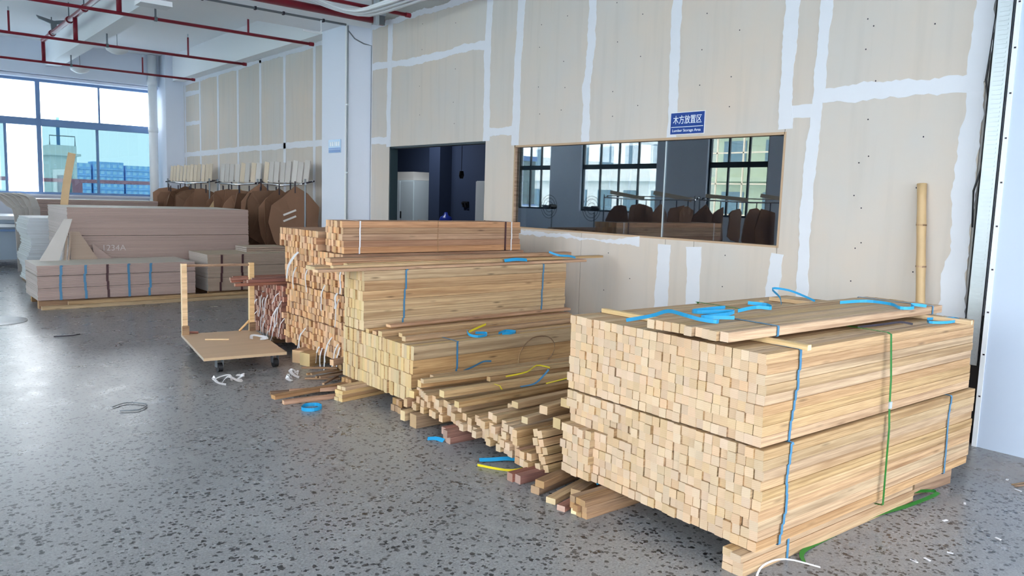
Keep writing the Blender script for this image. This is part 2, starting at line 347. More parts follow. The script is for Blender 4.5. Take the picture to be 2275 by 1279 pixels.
tape([(7.8, 2.41), (7.5, 2.41), (7.2, 2.4)], 0.10, 0.015); tape([(10.12, 3.49), (9.6, 3.46), (9.0, 3.47), (8.4, 3.485), (7.8, 3.48)], 0.10, 0.014)
tape([(10.14, 2.3), (10.14, 3.2), (10.12, 4.1)], 0.12); tape([(10.66, 3.5), (10.1, 3.49)], 0.10); tape([(10.66, 2.4), (10.12, 2.39)], 0.10)
tape([(10.66, 0.5), (10.66, 4.1)], 0.035, 0.006); tape([(10.68, 4.09), (7, 4.09), (2.2, 4.09)], 0.07, 0.015)
tape([(4.88, 0), (4.88, 0.6), (4.88, 1.2)], 0.16, 0.012); tape([(4.49, 0), (4.49, 0.6), (4.53, 1.2)], 0.17, 0.014); tape([(3.68, 0), (3.68, 0.8), (3.65, 1.2)], 0.13, 0.014)
tape([(7.1, 1.22), (6.2, 1.19), (5.2, 1.2)], 0.05, 0.02)
for y in fy[1:]: tape([(min(y, 19.6), 0), (min(y, 19.6), 2.4), (min(y, 19.6), 4.1)], 0.10, 0.008, 0.06)
tape([(19.7, 2.40), (15.4, 2.43), (11.5, 2.44)], 0.11, 0.012, 0.06); tape([(19.7, 4.08), (11.5, 4.08)], 0.08, 0.014, 0.05)
tape([(19.65, 3.82), (18.55, 3.80)], 0.10); tape([(19.65, 3.13), (18.55, 3.12)], 0.09)
sc = MB()
for yy in [2.55, 2.95, 4.2, 4.55, 5.3, 5.65, 6.4, 6.8, 3.0, 8.5, 9.3]:
    z = rnd.uniform(0.3, 0.6)
    while z < 4.0:
        if not (1.2 < z < 2.3 and yy > 3.5):
            y = yy+rnd.uniform(-.03, .03); r = 0.006; sc.tube([(WX-0.0135, y, z), (WX-0.0118, y, z)], r, 6)
        z += rnd.uniform(0.22, 0.5)
sc.obj('board_screws', M['hook'], wr, kind='stuff')

# columns
c = struct(bx('wall_right_column', M['paint'], 5.57, WX+.05, 10.68, 11.47, 0, 4.07), 'white square column between the two gypsum board bays', 'column')
bx('corner_bead', M['white'], 5.566, 5.59, 10.675, 10.70, 0, 4.07, c); MB().tube([(5.585, 10.655, 0), (5.585, 10.655, 4.05)], 0.011).obj('conduit', M['steel'], c)
MB().tube([(5.59, 10.655, 3.98), (5.7, 10.66, 3.88), (5.85, 10.66, 3.83), (5.985, 10.66, 3.82), (5.985, 10.66, 0.6)], 0.009).obj('cable', M['steel'], c)
for z in (0.9, 1.9, 2.9): bx('conduit_clip', M['galv'], 5.568, 5.6, 10.64, 10.68, z, z+0.02, c)
struct(bx('wall_right_corner', M['paint'], 5.57, WX+.05, 19.7, 20.55, 0, 4.72), 'white corner column beside the end window', 'column')
rc = struct(bx('wall_right_end', plain('blue_white_paint', S(196, 208, 226), 0.7, var=0.02), 5.81, 6.5, -2.2, 1.945, 0, 4.72), 'bluish white painted column at the right edge of the photo', 'column')  # white paint tinted deeper, bluish skylight put into the colour
bx('corner_bead', M['white'], 5.803, 5.83, 1.92, 1.95, 0, 4.72, rc)
for k in range(14): bx('bead_screw', M['hook'], 5.799, 5.803, 1.925, 1.937, 0.35+k*0.29, 0.36+k*0.29, rc)
bx('wall_recess', M['black'], 6.02, 6.5, 1.945, 2.14, 0, 4.72, kind='structure', label='dark recess between the gypsum wall and the right column', cat='wall')  # backing coloured black to stand for shade in the recess
st = thing('metal_stud', 'galvanised steel stud strip standing between gypsum wall and right column', 'stud', (5.865, 2.035, 0))
m = MB().box(0, 0.004, -0.05, 0.05, 0.55, 4.1).box(0, 0.03, -0.05, -0.046, 0.55, 4.1).box(0, 0.03, 0.046, 0.05, 0.55, 4.1)
m.obj('web', M['galv'], st)
m = MB()
for k in range(118): m.box(-0.004, 0.0, -0.03, 0.03, 0.56+k*0.03, 0.572+k*0.03)
m.obj('rib', M['galv'], st, kind='stuff')
bx('lower_strip', M['black'], 0.01, 0.03, -0.07, 0.03, 0, 0.9, st)  # no real part: shade of the gap built as a black strip
MB().tube([(5.90, 2.12, 4.1), (5.905, 2.09, 3.2), (5.90, 2.12, 2.5), (5.90, 2.05, 2.1), (5.9, 2.13, 1.75), (5.94, 2.13, 1.5)], 0.007, 6).obj('black_cable', M['black'], label='loose black cable hanging down along the galvanised stud', cat='cable')
MB().tube([(5.915, 2.075, 4.1), (5.915, 2.05, 2.6), (5.915, 2.07, 1.4)], 0.005, 6).obj('black_cable', M['black'], label='thin dark wire running straight on the galvanised stud', cat='cable')

# ------------------------------------------------------------------ partition window and doorway
w1 = MB(); fr = 0.025
w1.box(WX-0.014, WX+0.1, 3.66, 7.22, 2.205, 2.228).box(WX-0.014, WX+0.1, 3.66, 7.22, 1.25, 1.268).box(WX-0.014, WX+0.1, 3.645, 3.665, 1.25, 2.228).box(WX-0.014, WX+0.1, 7.2, 7.225, 1.25, 2.228)
w1 = struct(w1.obj('window_1', wood('window_lining', S(178, 148, 126), S(140, 108, 86), S(200, 170, 140), S(170, 136, 108), 0.3)), 'wide glazed opening in gypsum wall with thin wooden lining', 'window')
bx('glass_pane', M['glassbig'], WX+0.02, WX+0.028, 4.952, 7.2, 1.265, 2.2, w1); bx('glass_pane', M['glassbig'], WX+0.02, WX+0.028, 3.665, 4.946, 1.265, 2.2, w1)
bx('glass_edge', M['galv'], WX+0.016, WX+0.03, 4.945, 4.953, 1.265, 2.2, w1)
d1 = MB().box(WX-0.005, WX+0.12, 10.09, 10.12, 0, 2.3).box(WX-0.005, WX+0.12, 7.79, 7.80, 0, 2.3).box(WX-0.005, WX+0.12, 7.79, 10.12, 2.275, 2.3)
struct(d1.obj('door_1', M['framegreen']), 'open doorway into the dark room, thin dark lining', 'doorway')
room = MB().box(9.5, 9.6, 1.5, 16.2, 0, 3.4).box(6.1, 9.6, 1.4, 1.5, 0, 3.4).box(6.1, 9.6, 16.2, 16.3, 0, 3.4).box(6.1, 9.6, 1.4, 16.3, 3.3, 3.4).box(6.1, 6.12, 7.22, 7.79, 0, 3.3).box(6.1, 6.12, 10.12, 16.2, 0, 3.3)
struct(room.obj('wall_back_room', M['navy']), 'dark blue grey painted walls of the room behind the doorway', 'wall')
bx('wall_back_pier', M['navy'], 9.2, 9.5, 13.5, 13.9, 0, 3.3, kind='structure', label='dark pier on the back wall of the dark room', cat='wall')
cb = thing('steel_cabinet', 'tall white double door cabinet at the left inside the dark doorway', 'cabinet', (8.95, 14.1, 0))
bx('body', M['cabinet'], 0.02, 0.5, 0, 1.1, 0.05, 1.92, cb); bx('door', M['cabinet'], 0, 0.02, 0.02, 0.53, 0.08, 1.9, cb); bx('door', M['cabinet'], 0, 0.02, 0.56, 1.08, 0.08, 1.9, cb)
bx('handle', M['black'], -0.02, 0, 0.48, 0.51, 1.1, 1.25, cb); bx('plinth', M['black'], 0.04, 0.48, 0.02, 1.08, 0, 0.05, cb)
bx('top_box', M['boardgrey'], 9.0, 9.4, 14.2, 15.1, 1.925, 2.1, label='pale flat carton lying on the tall white cabinet in doorway', cat='box')
cb = thing('refrigerator', 'bright white tall cabinet at the right edge inside the dark doorway', 'cabinet', (8.95, 11.0, 0))
bx('body', M['white'], 0.03, 0.5, 0, 0.92, 0.04, 1.91, cb); bx('door', M['white'], 0, 0.03, 0.01, 0.91, 0.06, 1.9, cb); bx('handle', M['steel'], -0.03, 0, 0.06, 0.09, 0.9, 1.3, cb); bx('plinth', M['black'], 0.05, 0.48, 0.02, 0.9, 0, 0.04, cb)
MB().lathe([(0.13, 0), (0.14, 0.05), (0.14, 0.3), (0.12, 0.36), (0.05, 0.4), (0.03, 0.46)], 16).obj('water_bottle', plain('blue_bottle', S(30, 50, 140), 0.3), smooth=True, loc=(9.1, 13.1, 0.82), label='blue water bottle on a stand in the dark room', cat='bottle')
bs = thing('bottle_stand', 'dark stand under the blue water bottle in dark room', 'stand', (9.1, 13.1, 0)); bx('top', M['steel'], -0.16, 0.16, -0.16, 0.16, 0.79, 0.82, bs)
for a in (-.14, .14):
    for b in (-.14, .14): bx('leg', M['steel'], a-.012, a+.012, b-.012, b+.012, 0, 0.79, bs)
pl = thing('pendant_lamp', 'small dark pendant hanging from the ceiling of the dark room', 'lamp', (8.6, 11.9, 3.3)); MB().tube([(0, 0, 0), (0, 0, -1.22)], 0.006, 6).obj('cord', M['black'], pl); MB().lathe([(0.03, -1.36), (0.05, -1.3), (0.035, -1.22)], 10).obj('shade', M['black'], pl)
wb = thing('wall_valve_box', 'small dark fitting on back wall of the dark room', 'fitting', (9.42, 12.95, 1.45)); bx('plate', M['black'], 0.04, 0.08, -0.09, 0.09, -0.06, 0.06, wb); MB().tube([(0.04, 0.05, 0.02), (0, 0.05, 0.02)], 0.025).obj('knob', M['black'], wb); MB().tube([(0.04, -0.05, 0.02), (0, -0.05, 0.02)], 0.025).obj('knob', M['black'], wb)

tl = thing('tube_lamp', 'ceiling tube lamp inside the dark room, hidden above the doorway', 'lamp', (8.3, 13.4, 3.25)); bx('housing', M['white'], -.06, .06, -.65, .65, 0, .05, tl)  # lamp added out of sight to brighten the cabinets
ld = bpy.data.lights.new('tube', 'AREA'); ld.shape = 'RECTANGLE'; ld.size = .08; ld.size_y = 1.2; ld.energy = 14; ld.color = (.85, .93, 1); lo = bpy.data.objects.new('tube_light', ld); COL.objects.link(lo); lo.location = (0, 0, -.01); lo.parent = tl  # emitter of the added, unseen lamp
# signs
def text(name, body, mat, parent, loc, rot, size, w=None, ext=0.001):
    cu = bpy.data.curves.new(name, 'FONT'); cu.body = body; cu.size = size; cu.align_x = 'CENTER'; cu.align_y = 'CENTER'; cu.extrude = ext
    tmp = bpy.data.objects.new('tmp', cu); COL.objects.link(tmp); bpy.context.view_layer.update()
    me = bpy.data.meshes.new_from_object(tmp.evaluated_get(bpy.context.evaluated_depsgraph_get())); bpy.data.objects.remove(tmp)
    me.materials.clear(); me.materials.append(mat)
    if w and me.vertices:
        xs = [v.co.x for v in me.vertices]; k = w/(max(xs)-min(xs)); cx = (max(xs)+min(xs))/2
        for v in me.vertices: v.co.x = (v.co.x-cx)*k
    return link(name, me, parent, loc, rot)
RW = (PI/2, 0, -PI/2)
sg = thing('lumber_sign', 'blue wall sign with white Chinese title over English line above the glazed opening', 'sign', (WX-0.016, 4.68, 2.355))
bx('sign_plate', M['white'], -0.004, 0, -0.2, 0.2, -0.105, 0.105, sg); bx('sign_face', M['signblue'], -0.006, -0.004, -0.194, 0.194, -0.099, 0.099, sg)
text('lettering', '木方放置区', M['lettering'], sg, (-0.0066, 0, 0.028), RW, 0.085, 0.33); text('lettering', 'Lumber Storage Area', M['lettering'], sg, (-0.0066, 0.005, -0.067), RW, 0.036, 0.33)
bx('rule', M['lettering'], -0.0072, -0.006, -0.185, 0.185, -0.036, -0.031, sg)
sg = thing('column_sign', 'small pale blue sign with darker band on white column', 'sign', (5.565, 11.02, 2.31))
bx('sign_plate', M['signpale'], -0.006, 0, -0.2, 0.2, -0.1, 0.1, sg); bx('sign_band', M['signband'], -0.008, -0.006, -0.19, 0.19, -0.095, -0.025, sg); bx('rule', M['signpale'], -0.009, -0.008, -0.19, 0.19, -0.052, -0.045, sg)
for k in range(5): bx('letter_mark', M['lettering'], -0.008, -0.006, -0.16+k*0.066, -0.115+k*0.066, 0.0, 0.065, sg)

# ------------------------------------------------------------------ end wall with window (far left)
we = struct(MB().box(-6, 5.6, 20.5, 20.7, 0, 1.36).box(-6, 5.6, 20.5, 20.7, 3.93, 4.72).obj('wall_end', M['paint']), 'white end wall below and above the long window band', 'wall')
bx('sill', M['paint'], -6, 5.57, 20.38, 20.52, 1.33, 1.37, we); bx('curtain_ledge', M['paint'], -6, 5.55, 20.3, 20.5, 3.93, 3.99, we)
def end_window(idx, x0, x1, sub, opening=None):
    w = MB().box(x1-0.09, x1, 20.52, 20.62, 1.37, 3.93).box(x0, x1-.09, 20.52, 20.62, 3.87, 3.93).box(x0, x1-.09, 20.52, 20.62, 1.37, 1.42)
    w = struct(w.obj('window_%d' % idx, M['frame']), ['blue grey framed end window with tinted lower panes nearest the corner', 'end window at the left photo edge with open sash', 'hidden end window further left', 'leftmost hidden end window', 'farthest left end window'][idx-2], 'window')
    bx('transom', M['frame'], x0, x1-0.09, 20.5, 20.63, 2.9, 3.06, w)
    for s in sub: bx('mullion', M['frame'], s-0.025, s+0.025, 20.54, 20.6, 1.42, 2.9, w)
    bx('mullion', M['frame'], (x0+x1)/2-.02, (x0+x1)/2+.02, 20.54, 20.6, 3.06, 3.87, w)
    xs = [x0]+list(sub)+[x1-0.09]
    for a, b in zip(xs, xs[1:]):
        if opening and abs(a-opening) < 0.01: continue
        bx('pane', M['glassblue'], a+0.02, b-0.02, 20.565, 20.575, 1.42, 2.9, w)
    bx('pane', M['glassclear'], x0, (x0+x1)/2-.02, 20.565, 20.575, 3.06, 3.87, w); bx('pane', M['glassclear'], (x0+x1)/2+.02, x1-.09, 20.565, 20.575, 3.06, 3.87, w)
end_window(2, 3.12, 5.52, [4.265]); end_window(3, 0.74, 3.12, [1.85, 2.43], 2.43); end_window(4, -1.62, 0.74, [-.44]); end_window(5, -3.98, -1.62, [-2.8]); end_window(6, -6, -3.98, [-5])
pipe = thing('drain_pipe', 'white vertical drain pipe in the corner beside the end window', 'pipe', (5.38, 20.07, 0)); MB().tube([(0, 0, 0), (0, 0, 4.70)], 0.1, 16).obj('tube', M['white'], pipe, smooth=True)
for z in (1.2, 2.9, 4.0): MB().tube([(0, 0, z), (0, 0, z+0.12)], 0.112, 16).obj('collar', M['white'], pipe, smooth=True)

# ------------------------------------------------------------------ left window wall, rear wall (light the hall, seen in reflection)
LX = -5.0
wins = [(-9.6, -5.6), (-5.2, -1.2), (-0.8, 3.2), (3.6, 7.6), (8.2, 10.4), (10.8, 12.6), (14.3, 17.3), (18.7, 20.3)]
wl = MB().box(LX-0.2, LX, 7.9, 20.7, 0, 1.29).box(LX-0.2, LX, 7.9, 20.7, 3.95, 4.72).box(LX-0.2, LX, -10, 7.9, 0, 1.2).box(LX-0.2, LX, -10, 7.9, 4.5, 4.72)
e = [-10]+[q for w in wins for q in w]+[20.7]
for a, b in zip(e[::2], e[1::2]): wl.box(LX-0.2, LX+0.02, a, b, 0.2, 4.6)
struct(wl.obj('wall_left', M['paint']), 'window wall opposite the gypsum wall, seen reflected in the glass', 'wall')
for i, (a, b) in enumerate(wins):
    zs, zm, zh = (1.2, 2.9, 4.5) if b < 7.9 else (1.29, 2.56, 3.95)
    w = MB().box(LX-.12, LX-.05, a, b, zs, zs+.05).box(LX-.12, LX-.05, a, b, zh-.05, zh).box(LX-.12, LX-.05, a, b, zm, zm+.14).box(LX-.12, LX-.05, a, a+.06, zs, zh).box(LX-.12, LX-.05, b-.06, b, zs, zh)
    w = struct(w.obj('window_%d' % (7+i), M['framegreen']), 'dark framed window %s' % ['far behind the camera', 'behind the camera', 'left of the camera', 'beside the camera on the left', 'narrow, facing the dark doorway', 'with scaffolding behind it', 'with the white apartment block behind it', 'closest to the end wall'][i]+' in the window wall', 'window')
    n = 4 if 2.5 < b-a < 3.5 else 3
    for k in range(1, n): y = a+(b-a)*k/n; bx('mullion', M['framegreen'], LX-.11, LX-.06, y-.025, y+.025, zs+.05, zm, w); bx('mullion', M['framegreen'], LX-.11, LX-.06, y-.025, y+.025, zm+.14, zh-.05, w)
    bx('pane', M['glassclear'], LX-.09, LX-.085, a+.06, b-.06, zs+.05, zm, w); bx('pane', M['glassclear'], LX-.09, LX-.085, a+.06, b-.06, zm+.14, zh-.05, w)
wb_ = MB().box(-6, 6.3, -10.2, -10, 0, 0.1).box(-6, 6.3, -10.2, -10, 4.5, 4.72)
for x in (-6, -2.2, 1.8, 5.8): wb_.box(x, x+.4, -10.2, -10, 0.1, 4.5)
struct(wb_.obj('wall_rear', M['paint']), 'rear wall with open loading bays behind the camera', 'wall')  # bays opened up to flood the hall with daylight from behind
wq = MB().box(6.0, 6.2, -10, -2.2, 0, .1).box(6.0, 6.2, -10, -2.2, 4.4, 4.72)
for y in (-10, -6.1, -2.5): wq.box(6.0, 6.2, y, y+.3, .1, 4.4)
struct(wq.obj('wall_right_rear', M['paint']), 'painted side wall with open bays behind the camera', 'wall')  # side bays likewise opened to bring in more daylight

# ------------------------------------------------------------------ outside
struct(bx('ground', M['ground'], -400, 500, -300, 900, -9.2, -9), 'hazy pale ground outside far below the windows', 'ground')
def block(name, label, x, y, w, d, z1, mat, wmat, axis, floors, cols, z0=-9, fl=3.0, group=None, slab=None):
    b = thing(name, label, 'building', (x, y, 0), 0, group); bx('walls', mat, 0, w, 0, d, z0, z1, b)
    L = d if axis == 'x' else w
    for f in range(floors):
        zz = z0+0.9+f*fl
        m = MB()
        if axis == 'x': m.box(w, w+0.5, 0, d, zz-0.9, zz-0.65)
        else: m.box(0, w, -0.5, 0, zz-0.9, zz-0.65)
        m.obj('floor_ledge', slab or mat, b)
        for k in range(cols):
            a = L*(k+0.25)/cols; c2 = L*(k+0.8)/cols
            if axis == 'x': wn = MB().box(w-0.1, w+0.05, a, c2, zz, zz+1.5)
            else: wn = MB().box(a, c2, -0.05, 0.1, zz, zz+1.5)
            wn.obj('window', wmat, b)
    return b
b1 = block('apartment_building', 'white apartment block with window rows, reflected in the glazed opening', -34, 32, 6, 22, 17, M['facade'], M['winglass'], 'x', 8, 9)
b2 = block('scaffolded_building', 'greenish building behind scaffolding, reflected at the right of the glazed opening', -34, 12, 6, 17, 14, M['facade2'], M['winglass'], 'x', 7, 6)
m = MB()
for k in range(10): m.box(6.9, 6.98, k*1.8, k*1.8+0.08, -9, 14)
for k in range(12): m.box(6.9, 6.98, 0, 17, -8+k*1.8, -7.92+k*1.8)
m.obj('scaffold', M['boardcream'], b2, kind='stuff')
b3 = block('roof_tower', 'pale stepped tower with roof rails seen through the left end window', 12.4, 78, 2.1, 3, 5.0, M['facade'], M['winglass'], 'y', 4, 1)
bx('cornice', M['facade'], -0.3, 2.4, -0.3, 3.2, 4.1, 4.3, b3); MB().tube([(0.05, 0, 5), (0.05, 0, 5.8), (2.0, 0, 5.8), (2.0, 0, 5)], 0.05, 6).obj('roof_rail', M['steel'], b3); MB().tube([(0.8, 0.5, 5), (0.8, 0.5, 7.4)], 0.14, 8).obj('mast', M['bluebox'], b3)
for i, (x, w, z) in enumerate([(66, 14, 11.6), (81, 13, 12.6), (95, 13, 11.4), (109, 18, 11.9)]):
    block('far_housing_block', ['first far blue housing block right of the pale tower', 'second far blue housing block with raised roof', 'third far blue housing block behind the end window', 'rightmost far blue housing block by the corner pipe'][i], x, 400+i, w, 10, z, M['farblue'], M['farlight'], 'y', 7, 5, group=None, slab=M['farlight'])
rl = thing('terrace_railing', 'pinkish terrace railing outside the end window', 'railing', (0, 24, 0)); bx('top_rail', M['pinkrail'], -8, 9, -0.05, 0.05, 1.66, 1.76, rl)
for k in range(7): bx('post', M['pinkrail'], -7.3+k*2.35-.12, -7.3+k*2.35+.12, -0.05, 0.05, 0.6, 1.66, rl)
bx('terrace_deck', M['ground'], -9, 10, 20.75, 25, 0.3, 0.6, kind='structure', label='pale terrace slab outside the end window', cat='terrace')

# ------------------------------------------------------------------ pipes, cables, lamps at the ceiling
def branch(Y, label, x0=-4.6, x1=5.75, risers=(4.68, 1.9, -0.9, -3.7)):
    t = thing('sprinkler_pipe', label, 'pipe', (0, Y, 4.0)); MB().tube([(x0, 0, 0), (x1, 0, 0)], 0.024, 10).obj('pipe', M['redpaint'], t, smooth=True)
    MB().tube([(x1-.06, 0, 0), (x1+.01, 0, 0)], 0.032, 10).obj('end_cap', M['redpaint'], t)
    for x in risers:
        rr = MB().tube([(x, 0, 0.0), (x, 0, 0.34)], 0.016, 8).obj('riser', M['redpaint'], t); MB().tube([(x, 0, 0.34), (x, 0, 0.4)], 0.012, 6).obj('sprinkler_head', M['galv'], rr)
    for x in (3.33, -1.45): MB().tube([(x, 0, -0.03), (x, 0, 0.2)], 0.014, 6).obj('hanger_rod', M['steel'], t); MB().tube([(x-.02, 0, 0), (x+.02, 0, 0)], 0.033, 10).obj('hanger_ring', M['steel'], t)
branch(9.23, 'thin red sprinkler pipe nearest camera, ending above the dark doorway', risers=(1.9, -0.9)); branch(12.18, 'long red sprinkler pipe ending beside the white column'); branch(15.1, 'middle red sprinkler pipe with upright risers under ceiling'); branch(18.15, 'farthest red sprinkler pipe in front of the end window')
fm = thing('sprinkler_main', 'red feed pipe running deep under ceiling over the three sprinkler branches', 'pipe', (2.85, 0, 4.42)); MB().tube([(0, 3, 0), (0, 18.15, 0)], 0.045, 12).obj('pipe', M['redpaint'], fm, smooth=True)
for y in (12.18, 15.1, 18.15): MB().tube([(0, y, 0), (0, y, -0.4)], 0.036, 10).obj('drop_pipe', M['redpaint'], fm, smooth=True)
for y in (12.6, 14.4, 15.6, 17.2): MB().tube([(0, y-.05, 0), (0, y+.05, 0)], 0.062, 12).obj('coupling', M['redpaint'], fm); MB().tube([(0, y, 0.04), (0, y, 0.3)], 0.01, 6).obj('hanger_rod', M['steel'], fm)
vb = MB().poly([(-0.28, 0.26), (-0.24, 0.2), (-0.05, 0.14), (-0.03, -0.05), (0.03, -0.05), (0.05, 0.14), (0.24, 0.2), (0.28, 0.26), (0, 0.2)], 0.05); vb.obj('brace_bracket', M['steel'], fm, loc=(0, 17.0, 0))
bp = thing('hydrant_main', 'thick dark red pipe along the ceiling beam ending at the gypsum wall', 'pipe', (0, 10.15, 4.08)); MB().tube([(-4.6, 0, 0), (5.86, 0, 0)], 0.052, 14).obj('pipe', M['redpaint'], bp, smooth=True); MB().tube([(5.8, 0, 0), (5.88, 0, 0)], 0.06, 14).obj('end_cap', M['redpaint'], bp)
for x in (3.9, 0.5): bx('hanger', M['galv'], x-.02, x+.02, -0.02, 0.02, 0.05, 0.635, bp)
br = thing('cable_bracket', 'galvanised strut bracket holding the thick red pipe near the wall', 'bracket', (5.7, 10.02, 4.05)); m = MB().box(-.03, .03, -.02, .04, -0.06, 0.665); m.obj('strut', M['galv'], br); bx('foot', M['galv'], -.05, .14, -.02, .02, 0.08, 0.11, br); bx('plate', M['steel'], .05, .16, .045, .06, -.04, .1, br)
cbun = thing('cable_bundle', 'bundle of white cables sweeping from the beam to the wall at the ceiling', 'cables', (0, 0, 0))
for k in range(9):
    o = (k-4)*0.034; j = 0.022*((k*2) % 3)
    MB().tube(smooth([(4.1, 10.33+o, 4.21+j), (4.5, 10.27+o, 4.20+j), (4.75+o*.3, 10.13+o*.9, 4.185+j), (4.92+o*.6, 9.78+o*.8, 4.04+j*.6), (5.05+o, 9.24+o*.5, 3.905+j*.5), (5.17+o, 8.6, 3.93+j), (5.27+o, 7.8, 3.98+j), (5.45+o, 5.0, 4.08+j), (5.45+o, 2.7, 4.2+j)], 3), 0.018, 8).obj('cable', M['white'], cbun, smooth=True)
cn = thing('beam_conduit', 'grey steel conduit along the lower edge of the ceiling beam', 'conduit', (0, 10.67, 4.06)); MB().tube([(-4.6, 0, 0), (5.56, 0, 0)], 0.016, 8).obj('tube', M['steel'], cn)
for x in (2.6, 3.5, 4.2, 4.6, 5.2): bx('clip', M['hook'], x-.012, x+.012, -.02, .03, -.022, .022, cn)
MB().tube([(5.15, 10.64, 4.05), (5.15, 10.64, 3.9), (5.12, 10.62, 3.86), (4.85, 10.6, 3.86)], 0.012, 6).obj('hook_bar', M['white'], label='white bent hook hanging from the beam beside the column', cat='hook')
jb = thing('valve_box', 'dark red pipe fitting with a white tray at the top photo edge', 'fitting', (2.8, 10.7, 3.95)); bx('tray', M['white'], -.12, .25, -.28, -.02, -.12, -.06, jb); bx('body', M['redpaint'], -.06, .1, -.2, -.05, -.06, .1, jb); MB().tube([(0, -.12, .1), (0, -.12, .3)], .03).obj('stem', M['steel'], jb)
for i, (x, y) in enumerate([(3.58, 15.5), (3.6, 18.75)]):
    t = thing('dish_lamp', ['white dish pendant lamp under the middle sprinkler pipe', 'white dish pendant lamp nearer the end window'][i], 'lamp', (x, y, 4.03)); MB().lathe([(0.02, 0.03), (0.12, 0.02), (0.19, 0), (0.17, -0.04), (0.1, -0.08), (0.02, -0.1)], 20).obj('shade', M['white'], t, smooth=True); MB().tube([(0, 0, 0.03), (0, 0, 0.69)], 0.005, 6).obj('cord', M['steel'], t)
    MB().tube([(-.04, 0, 0.69), (0, 0, 0.45), (.04, 0, .69)], 0.004, 6).obj('suspension_wire', M['steel'], t)

# ------------------------------------------------------------------ lumber
def strap_loop(parent, x, y0, y1, z0, z1, mat, w=0.016, rows=None, jog=0.0, name='strap'):
    m = MB(); pts = []; wd = []; o = 0.0035
    n = rows or 1; xx = x
    near = []
    for k in range(n+1):
        z = z1-(z1-z0)*k/n
        near.append((xx, y0-o, z))
        if k < n: xx += rnd.uniform(-jog, jog)-jog*0.3; near.append((xx, y0-o, z-0.004))
    path = [(x, y1+o, z0), (x, y1+o, z1), (x, y1, z1+o), (x, y0, z1+o)]+near+[(xx, y0, z0-o), (xx, y1, z0-o)]
    m.ribbon(path, w, (1, 0, 0), 0.0015); return m.obj(name, mat, parent)
def bundle(label, loc, rotz, cols, rows, w, h, L, mat, jx=0.008, straps=(), group=None, skip=0.0, jy=0.002, part='stick', name='lumber_bundle', cat='lumber', skew=None, roll=0.01):
    t = thing(name, label, cat, loc, rotz, group); ms = [stick_mesh(L*f, w*0.985, h*0.985, mat) for f in (1.0, 0.997, 1.003)]
    for r in range(rows):
        rx = rnd.uniform(-jx, jx)*0.7
        for c in range(cols):
            if skip and rnd.random() < skip: continue
            x = L/2+rx+(rnd.uniform(-jx, jx) if rnd.random() < 0.75 else rnd.uniform(-2.2*jx, jx))
            y = (c+0.5)*w+(rnd.uniform(-jy, jy)); z = (r+0.5)*h
            if skew: x += skew(c/cols, r/rows)
            link(part, ms[rnd.randrange(3)], t, (x, y, z), (rnd.uniform(-roll, roll), 0, 0))
    for s in straps: strap_loop(t, s[0], -jy, cols*w+jy, 0, rows*h, s[1], s[2] if len(s) > 2 else 0.016, rows, s[3] if len(s) > 3 else 0.012)
    return t
RZ = -0.030
# front pair of bundles (A over B)
A = bundle('upper pine bundle of the front stack, square ends facing left', (2.915, 1.79, 0.567), RZ, 28, 9, 0.0443, 0.0453, 2.08, M['pale'], 0.004, [(0.24, M['bluedk'], 0.016, 0.010)], jy=0.0025)
B = bundle('lower pine bundle of the front stack with ragged lower left ends', (2.905, 1.768, 0.105), RZ, 28, 10, 0.0448, 0.0455, 2.13, M['pale'], 0.006, [(0.21, M['bluedk'], 0.016, 0.010), (1.80, M['bluedk'], 0.016, 0.008)], jy=0.003, skew=lambda c, r: (-0.03 if (c > 0.82 and r < 0.6) else 0)+(0.022 if 0.55 < r < 0.75 and c > 0.6 else 0))
gs = thing('green_strap', 'green plastic strap around both bundles of the front stack', 'strap', (2.905, 1.765, 0), RZ)
m = MB(); m.ribbon([(1.10, 1.268, 0.11), (1.10, 1.268, 0.98), (1.06, 1.25, 0.989), (1.03, 0.02, 0.989), (1.03, -0.0, 0.98), (1.045, -0.012, 0.75), (1.05, -0.014, 0.60), (1.05, -0.022, 0.5), (1.055, -0.022, 0.09), (1.055, 0.02, 0.085)], 0.018, (1, 0, 0), 0.0015); m.obj('band', M['green'], gs)
bx('buckle', M['galv'], 1.035, 1.062, -0.021, -0.014, 0.60, 0.635, gs)
# battens and top layer C
bt = lambda name, lab, L, w, h, mat, loc, rot, cat='lumber', group=None: link(name, stick_mesh(L, w, h, mat), None, loc, rot, lab, cat, group)
ZA = 0.567+9*0.0453
bt('batten', 'pale thin batten across the front stack under the top layer, left one', 1.26, 0.03, 0.024, M['white_plank'], (3.17, 2.37, ZA+0.014), (0, 0, PI/2-0.01)); bt('batten', 'pale thin batten across the front stack under the top layer, right one', 1.2, 0.03, 0.024, M['white_plank'], (4.68, 2.25, ZA+0.014), (0, 0, PI/2+0.10))
Ct = bundle('thin top layer of pine sticks strapped on the front stack', (2.87, 1.965, ZA+0.027), -0.037, 10, 1, 0.045, 0.044, 2.05, M['pale'], 0.012, [(0.375, M['bluedk'], 0.016, 0.0), (1.93, M['bluedk'], 0.014, 0.0)])
bt('stick', 'short pale stick lying at the back of the front stack top', 0.62, 0.03, 0.02, M['white_plank'], (4.15, 2.62, ZA+0.012), (0, 0, 0.55))
